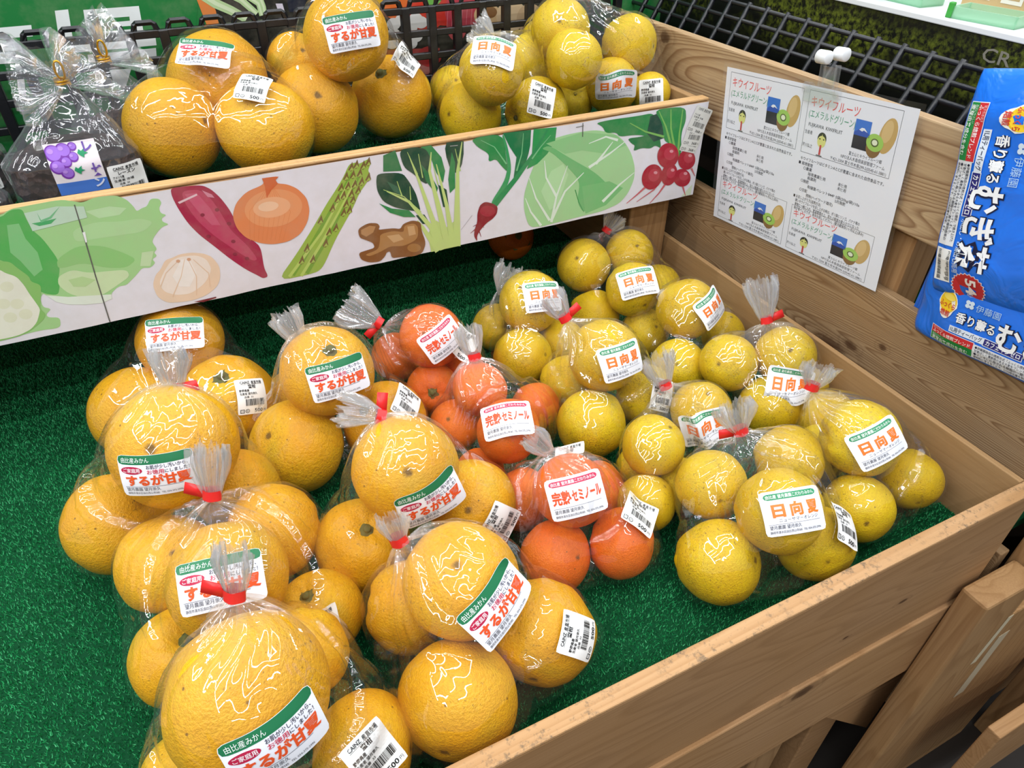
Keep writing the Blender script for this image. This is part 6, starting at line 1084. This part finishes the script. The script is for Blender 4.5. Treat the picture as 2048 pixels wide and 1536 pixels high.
BAGNAME = {
 'A1': 'back left bag under the shelf edge', 'A2': "left column's second bag from the back", 'A3': "left column's third bag from the back", 'A4': 'nearest bag at the bottom edge',
 'B1': "middle column's back bag", 'B2': "middle column's second bag", 'B3': "middle column's front bag",
 'S1': 'back bag of tangelos', 'S2': 'middle bag of tangelos', 'S3': 'front bag of tangelos',
 'H1': 'rear bag beside the wooden post', 'H2': 'rear left bag of yellow citrus', 'H3': 'bag just right of the middle tangelos', 'H4': 'bag in front of the post bag',
 'H5': 'tall-tailed bag by the side board', 'H6': 'yellow bag left of the frontmost one', 'H7': 'bag in the front right corner', 'H8': 'frontmost bag of yellow citrus',
 'U1': 'shelf bag next to the raisins', 'U2': 'tall shelf bag in the middle', 'U3': 'shelf bag of yellow citrus on the left', 'U4': 'shelf bag at the right end'}
POS = {
 'A1': ['top', 'lower left', 'right-hand stem-up'], 'A2': ['top', 'lower left', 'half hidden right'], 'A3': ['upper left', 'upper right', 'top middle', 'lower left stem-up', 'lower right stem-up'],
 'A4': ['big top', 'lower right', 'cut-off lower left', 'hidden rear right'], 'B1': ['top', 'lower left', 'right-hand', 'hidden rear left'], 'B2': ['top', 'lower left', 'right-hand'], 'B3': ['top', 'left-hand', 'right-hand', 'bottom front'],
 'S1': ['top', 'left-hand', 'front stem-up', 'hidden right'], 'S2': ['upper left', 'lower left', 'labelled front', 'right-hand', 'bottom'], 'S3': ['top', 'left-hand', 'bottom front', 'lower right', 'hidden rear'],
 'H1': ['upper left', 'upper right', 'labelled middle', 'lower left', 'hidden right'], 'H2': ['top', 'left-hand', 'bottom front', 'hidden right'], 'H3': ['top', 'left-hand', 'bottom front', 'right-hand'], 'H4': ['top', 'left-hand', 'bottom front', 'hidden right'],
 'H5': ['left-hand', 'upper right', 'bottom front', 'hidden right'], 'H6': ['upper left', 'right-hand', 'bottom scarred', 'hidden left', 'hidden lower right'], 'H7': ['top', 'right-hand', 'bottom front', 'rear left', 'hidden left'],
 'H8': ['upper left', 'rear right', 'labelled middle', 'bottom left', 'bottom right'], 'U1': ['left-hand', 'right-hand', 'rear top'], 'U2': ['top', 'lower left', 'lower right', 'hidden rear left'],
 'U3': ['top', 'left-hand', 'bottom left scarred', 'bottom right', 'right-hand', 'rear right'], 'U4': ['front', 'upper right', 'lower right', 'rear top', 'far right small', 'rear left']}
LABW = {'a': 'orange sticker with green top band', 'h': 'white sticker with orange lettering', 's': 'white sticker with crimson band', 'p': 'white barcode price sticker'}

def make_film(b, e):
    S_ = [(Vector(f[0][:3]), f[0][3]) for f in e['f']]; fz = e['fz']
    bm = bmesh.new()
    ico = bmesh.new(); bmesh.ops.create_icosphere(ico, subdivisions=3, radius=1.0); dirs = [v.co.copy() for v in ico.verts]; ico.free()
    pts = []
    for c, r in S_:
        for d in dirs:
            p = c + d * (r + 0.0028); p.z = max(p.z, fz + 0.0006)
            if fz < 0.1: p.y = max(p.y, 0.0012); p.x = min(p.x, -0.0012)
            pts.append(p)
    T = None
    if 't' in e:
        T = Vector(e['t'][0]); ax = (Vector(e['t'][1]) - T).normalized(); s = ax.orthogonal().normalized(); q = ax.cross(s)
        for k in range(10): pts.append(T + (s * math.cos(k * 0.628) + q * math.sin(k * 0.628)) * 0.0058)
        pts.append(T + ax * 0.002)
    for c in e['c']:
        c = Vector(c); pts.append(c); pts.append(c + Vector((0, 0, 0.004)))
    for p in pts: bm.verts.new(p)
    res = bmesh.ops.convex_hull(bm, input=list(bm.verts))
    bmesh.ops.delete(bm, geom=[v for v in bm.verts if not v.link_faces], context='VERTS')
    bmesh.ops.triangulate(bm, faces=list(bm.faces))
    bvh = BVHTree.FromBMesh(bm); bm.free()
    O = sum((c for c, r in S_), Vector()) / len(S_)
    a = (T - O).normalized() if T is not None else Vector((0.1, 0.2, 1)).normalized()
    s = a.orthogonal().normalized(); q = a.cross(s)
    nu, nv = 96, 72
    tt = np.pi * (np.arange(nv + 1) / nv) ** 1.25; pp = 2 * np.pi * np.arange(nu) / nu
    def dirs_(t_, p_):
        return (np.cos(t_)[:, None, None] * np.array(a) + np.sin(t_)[:, None, None] * (np.cos(p_)[None, :, None] * np.array(s) + np.sin(p_)[None, :, None] * np.array(q)))
    D = dirs_(tt, pp); R = np.zeros((nv + 1, nu))
    for j in range(nv + 1):
        for i in range(nu):
            hit = bvh.ray_cast(O, Vector(D[j, i])); R[j, i] = hit[3] if hit[0] is not None else 0.03
    rs = np.zeros_like(R)
    for c, rad in S_:
        oc = np.array(O - c); bb = D @ oc; disc = bb * bb - (oc @ oc - (rad + 0.003) ** 2)
        rs = np.maximum(rs, np.where(disc > 0, -bb + np.sqrt(np.maximum(disc, 0)), 0))
    R -= np.where(rs > 0.004, 0.22 * np.maximum(0, R - rs), 0)
    Rp = np.concatenate([R[:1], R, R[-1:]], 0)
    R = 0.5 * R + 0.125 * (Rp[:-2] + Rp[2:] + np.roll(R, 1, 1) + np.roll(R, -1, 1))
    R[0] = R[0].mean(); R[-1] = R[-1].mean()
    # finer grid for the creased film itself
    k2 = 3; NU, NV = nu * k2, nv * k2
    jj = np.arange(NV + 1) / k2; j0 = np.minimum(jj.astype(int), nv - 1); fj = (jj - j0)[:, None]
    ii = np.arange(NU) / k2; i0 = ii.astype(int); fi = (ii - i0)[None, :]; i1 = (i0 + 1) % nu
    Rf = (R[j0][:, i0] * (1 - fi) + R[j0][:, i1] * fi) * (1 - fj) + (R[j0 + 1][:, i0] * (1 - fi) + R[j0 + 1][:, i1] * fi) * fj
    for _ in range(2):
        Rp = np.concatenate([Rf[:1], Rf, Rf[-1:]], 0); Rf = 0.5 * Rf + 0.125 * (Rp[:-2] + Rp[2:] + np.roll(Rf, 1, 1) + np.roll(Rf, -1, 1))
    tF = np.pi * (jj / nv) ** 1.25; pF = 2 * np.pi * ii / nu
    DF = dirs_(tF, pF); P = np.array(O) + DF * Rf[..., None]
    seed = sum(map(ord, b)); w = crumple(P, seed, 1.0, np.array(a))
    edge = np.minimum(1, np.sin(np.pi * np.arange(NV + 1) / NV) * 6)[:, None]
    if T is not None:
        dT = np.linalg.norm(P - np.array(T), axis=2); rg = np.random.default_rng(seed)
        f = np.zeros_like(w); ph = pF[None, :] + 0.25 * np.sin(dT * 60 + seed)
        for kf, am in ((5, 1.0), (9, 0.8), (14, 0.6), (23, 0.45)):
            f += am * (np.abs(((ph * kf / (2 * np.pi) + rg.uniform() + 0.15 * np.sin(2 * ph + rg.uniform(0, 6))) % 1) * 2 - 1) - 0.5)
        w = w + (0.0044 * np.exp(-dT / 0.040) + 0.0022 * np.exp(-dT / 0.10)) * f * np.minimum(1, dT / 0.02)
    P = P + DF * (w * edge + 0.0005)[..., None]
    P[..., 2] = np.maximum(P[..., 2], fz + 0.0004)
    if fz < 0.1: P[..., 1] = np.maximum(P[..., 1], 0.0009); P[..., 0] = np.minimum(P[..., 0], -0.0009)
    # the coarse shape carries the stickers
    Pc = np.array(O) + D * (R + 0.0008)[..., None]
    Vc = [tuple(v) for v in Pc.reshape(-1, 3)]; tri = []
    for j in range(nv):
        for i in range(nu):
            a_, b_, c_, d_ = j * nu + i, j * nu + (i + 1) % nu, (j + 1) * nu + (i + 1) % nu, (j + 1) * nu + i; tri += [(a_, b_, c_), (a_, c_, d_)]
    gat = np.exp(-dT / 0.022) * (0.55 + 0.45 * np.clip(f + 0.5, 0, 1)) if T is not None else np.zeros(P.shape[:2])
    return P, BVHTree.FromPolygons(Vc, tri), gat
def crumple(P, seed, amp=1.0, axis=None):
    """sharp-folded displacement: overlaid triangle waves in warped space"""
    rg = np.random.default_rng(seed); Q = P + 0.006 * np.sin(P[..., [1, 2, 0]] * 70 + seed) + 0.003 * np.sin(P[..., [2, 0, 1]] * 170 + 2 * seed)
    w = np.zeros(P.shape[:-1])
    for lam, am in ((0.060, 0.0010), (0.045, 0.0009), (0.034, 0.0009), (0.026, 0.0009), (0.021, 0.0008), (0.016, 0.0005), (0.0125, 0.0003)):
        d = rg.normal(size=3)
        if axis is not None and rg.uniform() < 0.7: d -= 0.88 * (d @ axis) * axis      # most folds run out from the gathered neck
        d /= np.linalg.norm(d)
        u = (Q @ d) / lam + rg.uniform(); m = 0.5 + 0.5 * np.sin(P @ rg.normal(size=3) * 55 + rg.uniform(0, 6))
        w += am * m * (np.abs((u % 1) * 2 - 1) - 0.5)
    return w * amp
def grid_obj(name, P, mat, parent, capA=True):
    """fast closed-in-u grid mesh, smooth shaded"""
    m, n = P.shape[:2]; V = (P.reshape(-1, 3) - np.array(parent.location)).astype(np.float32)
    j, i = np.meshgrid(np.arange(m - 1), np.arange(n), indexing='ij'); i2 = (i + 1) % n
    F = np.stack([j * n + i, (j + 1) * n + i, (j + 1) * n + i2, j * n + i2], -1).reshape(-1)
    me = bpy.data.meshes.new(name); me.vertices.add(len(V)); me.vertices.foreach_set('co', V.ravel())
    me.loops.add(len(F)); me.loops.foreach_set('vertex_index', F.astype(np.int32)); nf = len(F) // 4
    me.polygons.add(nf); me.polygons.foreach_set('loop_start', (np.arange(nf) * 4).astype(np.int32)); me.polygons.foreach_set('use_smooth', np.ones(nf, dtype=bool))
    me.materials.append(mat); me.update(); me.validate()
    o = bpy.data.objects.new(name, me); COL.objects.link(o); o.parent = parent; return o

def neck_vf(T, E, w, seed, n=240, m=40, rag=0.22, flat=0.55):
    T, E = Vector(T), Vector(E); ax = E - T; L = ax.length; ax.normalize()
    s = ax.cross(fw).normalized(); q = ax.cross(s); V = []; F = []
    for j in range(m + 1):
        v = j / m; R = 0.0052 + (w * 0.78 - 0.0052) * v ** 0.8
        for i in range(n):
            a = 2 * math.pi * i / n; cs = Vector((math.cos(a), math.sin(a), 0))
            pl = 0.50 * noise.noise(cs * 4.5 + Vector((seed, 0, v * 0.6))) + 0.40 * noise.noise(cs * 11 + Vector((0, seed, v * 0.9))) + 0.22 * noise.noise(cs * 22 + Vector((seed, 0, v * 1.5)))
            rr = R * (1 + pl * min(1, 0.35 + v * 1.2)) * (1 - 0.30 * max(0, v - 0.75) * 4 * (0.5 + noise.noise(cs * 2 + Vector((seed * 2, 1, 0)))))
            ln = L * v * (1 + rag * noise.noise(cs * 7 + Vector((seed, seed, 0))) + 0.10 * noise.noise(cs * 2 + Vector((seed * 3, 0, 5))))
            V.append(tuple(T + ax * ln + s * (rr * math.cos(a)) + q * (rr * flat * math.sin(a))))
    for j in range(m):
        for i in range(n): F.append((j * n + i, j * n + (i + 1) % n, (j + 1) * n + (i + 1) % n, (j + 1) * n + i))
    return V, F, ax, s, q

def apply_sticker(prn, bvh, c, Nn, U, name, parent, scale=1.0, lift=0.0016):
    Nn = Vector(Nn).normalized(); U = (Vector(U) - Nn * Vector(U).dot(Nn)).normalized(); Vv = Nn.cross(U)
    h = bvh.ray_cast(c, Nn); P0 = h[0] if h[0] is not None else c + Nn * 0.05
    xs = np.linspace(-33, 33, 23) * scale * 0.001; ys = np.linspace(-22, 22, 17) * scale * 0.001
    G = np.zeros((len(ys), len(xs)))
    for j, yv in enumerate(ys):
        for i, xv in enumerate(xs):
            h = bvh.ray_cast(P0 + U * float(xv) + Vv * float(yv) + Nn * 0.03, -Nn)
            G[j, i] = (0.03 - h[3]) if h[0] is not None else -0.02
    G = np.clip(G, -0.011, 0.008)
    for _ in range(4):
        Gp = np.pad(G, 1, mode='edge'); G = 0.4 * G + 0.15 * (Gp[:-2, 1:-1] + Gp[2:, 1:-1] + Gp[1:-1, :-2] + Gp[1:-1, 2:])
    def fn(p, l):
        x = p[:, 0] * scale * .001; y = p[:, 1] * scale * .001
        fx = np.clip((x - xs[0]) / (xs[1] - xs[0]), 0, len(xs) - 1.001); fy = np.clip((y - ys[0]) / (ys[1] - ys[0]), 0, len(ys) - 1.001)
        i = fx.astype(int); j = fy.astype(int); a = fx - i; b_ = fy - j
        z = (G[j, i] * (1 - a) + G[j, i + 1] * a) * (1 - b_) + (G[j + 1, i] * (1 - a) + G[j + 1, i + 1] * a) * b_
        z = z + lift + l * 0.00022
        return np.array(P0) + x[:, None] * np.array(U) + y[:, None] * np.array(Vv) + z[:, None] * np.array(Nn)
    return prn.build(name, fn, parent, M['ink'])

cnt = 0
for b, e in BAGS.items():
    k = e['k']; nm = BAGNAME[b]
    for i, (p, stem) in enumerate(e['f']):
        place_fruit(k, p, stem, KN[k][1] + ', ' + POS[b][i] + ' one in the ' + nm, cnt); cnt += 1
    cx = sum(f[0][0] for f in e['f']) / len(e['f']); cy = sum(f[0][1] for f in e['f']) / len(e['f'])
    what = {'A': 'golden oranges', 'H': 'yellow citrus', 'S': 'tangelos'}[k]
    lab = 'clear plastic bag, ' + nm + ('' if what.split()[-1] in nm else ', holding ' + what)
    root = thing('produce_bag', (cx, cy, e['fz']), lab, 'plastic bag', 'tied clear bags of ' + what)
    P, bvh, gat = make_film(b, e)
    fo = grid_obj('film', P, M['film'], root)
    at = fo.data.attributes.new('Gather', 'FLOAT', 'POINT'); at.data.foreach_set('value', gat.astype(np.float32).ravel())
    if 't' in e:
        T, E_, w, tab = e['t']
        V, F, ax, s, q = neck_vf(T, E_, w * 1.05, cnt * 1.7)
        mesh_obj('gathered_neck', V, F, M['neck'], root, True)
        if tab is not None:
            acc = Acc(); T = Vector(T); ring = []
            for j, t in enumerate((-0.0012, 0.0075)):
                for i in range(20):
                    a = 2 * math.pi * i / 20; rr = 0.0074 + 0.0004 * math.sin(5 * a); ring.append(tuple(T + ax * t + s * (rr * math.cos(a)) + q * (rr * 0.85 * math.sin(a))))
            acc.add((ring, [(i, (i + 1) % 20, 20 + (i + 1) % 20, 20 + i) for i in range(20)]))
            if tab:
                sg = 1 if (s.dot(r2) * tab) > 0 else -1; R_ = Matrix((s * sg, ax, (s * sg).cross(ax))).transposed().to_4x4()
                Mt = Matrix.Translation(T + ax * 0.003) @ R_ @ Matrix.Rotation(math.radians(10), 4, 'Z')
                acc.add(box_vf(0.004, 0.023, -0.0050, 0.0050, -0.0004, 0.0004, 0, 1, Mt))
            acc.obj('tie_tape', M['tape'], root, True)
    for (ty, fi, Nn, U, f) in e['l']:
        o = apply_sticker(STK[ty], bvh, Vector(f[:3]), Nn, U, 'price_sticker' if ty == 'p' else 'sticker', root)
        o['label'] = LABW[ty]
place_fruit('P', (-0.1908, 0.7954, 0.0404, 0.0405), (0.0, -0.9, 0.42), 'single orange persimmon in the shade under the raised shelf', 9)

# ------------------------------------------------------------------ raisins in clear bags on the shelf
def raisin_bag(c, w, d, hc, T, tails, label, seed, lab_at=None, price_at=None, face=(0, -1, 0)):
    """c base centre, w/d/hc content size, T tie point, tails film corners above the tie"""
    c = Vector(c); rg = random.Random(seed)
    nu, nv = 160, 110
    def shape(sx, sy, sz, z0, amp, freq, top_to=None):
        V = []
        for j in range(nv + 1):
            t = j / nv
            for i in range(nu):
                a = 2 * math.pi * i / nu; ca, sa = math.cos(a), math.sin(a)
                ex = math.copysign(abs(ca) ** 0.62, ca); ey = math.copysign(abs(sa) ** 0.62, sa)
                prof = min(1.0, (1 - (1 - min(1, t * 5)) ** 2) ** 0.5 + 0.02)
                if top_to is None:
                    prof *= max(0.0, 1 - max(0, (t - 0.62) / 0.38) ** 2.2) ** 0.5
                    z = z0 + sz * t; p = Vector((c.x + ex * sx * prof, c.y + ey * sy * prof, z))
                else:
                    u = max(0, (t - 0.50) / 0.50); z = z0 + sz * t; u2_ = u ** 1.15
                    p = Vector((c.x + ex * sx * prof, c.y + ey * sy * prof, z0 + sz * min(t, 0.5))).lerp(Vector((top_to.x + ex * 0.006, top_to.y + ey * 0.006, top_to.z)), u2_)
                nn = Vector((ex / sx, ey / sy, 0.3)).normalized()
                p += nn * amp * (1 - 2 * abs(noise.noise(p * freq + Vector((seed * 5.1, 0, 0)))))
                if top_to is not None:
                    f = noise.noise(Vector((ca * 4, sa * 4, seed + t))); p += nn * 0.006 * (1 - 2.2 * abs(f)) * max(0, (t - 0.3)) * (1 - t) * 3
                p.z = max(p.z, z0); V.append(tuple(p))
        F = []
        for j in range(nv):
            for i in range(nu): F.append((j * nu + i, j * nu + (i + 1) % nu, (j + 1) * nu + (i + 1) % nu, (j + 1) * nu + i))
        F.append(tuple(range(nu))[::-1])
        return V, F
    V, F = shape(w / 2 - 0.004, d / 2 - 0.004, hc, c.z + 0.001, 0.0055, 62)
    F.append(tuple(nv * nu + i for i in range(nu)))
    tag(mesh_obj('raisins', V, F, M['raisin'], None, True, None, tuple(c)), 'dark raisins filling the ' + label, 'raisins', 'raisins in the clear bags', 'stuff')
    root = thing('raisin_bag', c, label, 'plastic bag', 'bags of raisins')
    T = Vector(T)
    V, F = shape(w / 2 + 0.002, d / 2 + 0.003, T.z - c.z, c.z + 0.0004, 0.0012, 45, T)
    G = np.array(V).reshape(nv + 1, nu, 3); cc = np.array([c.x, c.y, 0]); dd = G - cc; dd[..., 2] = 0; dd /= (np.linalg.norm(dd, axis=2, keepdims=True) + 1e-6)
    G = G + dd * (crumple(G, int(seed * 10), 1.6) * np.clip((T.z - G[..., 2]) / 0.03, 0, 1))[..., None]
    grid_obj('film', G, M['raisin_film'], root)
    tri = []
    for f in F[:-1]: tri += [(f[0], f[1], f[2]), (f[0], f[2], f[3])]
    bvh = BVHTree.FromPolygons(V, tri)
    if tails:
        for i, (E_, wd) in enumerate(tails):
            Vn, Fn, ax, s, q = neck_vf(T, E_, wd, seed + i * 2.3, 110, 24, 0.05, 0.35)
            mesh_obj('gathered_neck', Vn, Fn, M['raisin_film'], root, True)
        tw = []
        for k in range(26):
            a = k * 0.62; tw.append(T + Vector((math.cos(a) * 0.0066, math.sin(a) * 0.0066, -0.003 + k * 0.00025)))
        loop = [T + Vector((0.004 * math.sin(k * 0.5) + 0.002, -0.008, 0.004 + 0.009 * (1 - math.cos(k * 0.5)))) for k in range(13)]
        acc = Acc(); acc.add(tube_vf(tw, 0.0011, 6)); acc.add(tube_vf(loop, 0.0012, 6)); acc.obj('twist_tie', M['gold'], root, True)
    if lab_at:
        p = Print(); p.rect(-24, -30, 24, 22, 'efe6ea', 0, 10, 10); p.rect(-24, -30, 24, -17, '4a7ad0', 1, 10, 3)
        for (x, y, r) in ((-17, 13, 8), (-7, 15, 7), (2, 17.5, 4.2), (-17, 0, 7), (-8, 4, 5.4), (0, 8, 5), (-10, -7, 6.2)):
            p.ell(x, y, r, r, '7a3aa8', 1.5); p.ell(x + 0.5, y + 0.5, r - 1.2, r - 1.2, 'a070d8', 2); p.ell(x - r * .25, y + r * .3, r * .35, r * .3, 'b98ce4', 3)
        for (x, y) in ((5, 11), (-3, -5)): p.poly([(x, y), (x + 2, y + 3.5), (x + 4, y + 1.5), (x + 8, y + 4), (x + 7, y + .5), (x + 10, y - 1), (x + 6, y - 2), (x + 5, y - 5), (x + 2, y - 2.5)], '2f9a6a', 3)
        for ch, y in (('レ', 12), ('ー', 0), ('ズ', -13), ('ン', -25)): p.text(ch, 11.5, y, 11.5, '6f52a8' if y > -20 else 'd8e0f4', None, 0.03, 4, 'l', -90 if ch == 'ー' else 0)
        p = fine(p); p.V = [(max(-24, min(24, a)), max(-30, min(22, bb))) for a, bb in p.V]
        apply_sticker(p, bvh, Vector(lab_at), face, (1, 0, 0), 'grape_label', root)['label'] = 'card printed with purple grapes'
    if price_at:
        apply_sticker(fine(sticker_price('レーズン', 'アメリカ産', '生産者 市場', '398')), bvh, Vector(price_at), face, (1, 0, 0), 'price_sticker', root, 1.0)['label'] = LABW['p']
    return root
raisin_bag((-0.786, 0.668, 0.2508), 0.125, 0.060, 0.092, (-0.770, 0.672, 0.396), [((-0.812, 0.662, 0.405), 0.052), ((-0.742, 0.68, 0.414), 0.06), ((-0.775, 0.66, 0.425), 0.045)], 'front raisin bag with a grape card and gold twist tie', 1.3, (-0.782, 0.668, 0.324), (-0.738, 0.668, 0.297))
raisin_bag((-0.728, 0.765, 0.2508), 0.110, 0.052, 0.085, (-0.729, 0.768, 0.392), [((-0.752, 0.765, 0.418), 0.05), ((-0.695, 0.77, 0.412), 0.06)], 'rear raisin bag with a gold twist tie between the front one and the lattice', 4.1)
raisin_bag((-0.915, 0.735, 0.2508), 0.110, 0.055, 0.088, (-0.925, 0.74, 0.385), [((-0.95, 0.74, 0.41), 0.05)], 'raisin bag cut by the left picture edge, further back', 6.2, None, (-0.884, 0.735, 0.305))
raisin_bag((-0.912, 0.640, 0.2508), 0.110, 0.050, 0.070, (-0.93, 0.64, 0.35), None, 'raisin bag cut by the left picture edge, nearer the shelf lip', 8.4, None, (-0.880, 0.640, 0.280))

# ------------------------------------------------------------------ shop floor
N = NT('shop_floor'); co = N.coord('Object')
N.principled(N.mix(N.noise(co, 3, 4), lin('2e2a27'), lin('3c3733')), 0.4, None, 0.4)
V, F = box_vf(-4, 4, -3, 4, -LIFT - 0.05, -LIFT, 0); fl = mesh_obj('floor', V, F, N.m); fl['kind'] = 'structure'

for o in list(COL.objects):
    if o.parent is None and o.type in ('MESH', 'EMPTY'): o.location.z += LIFT
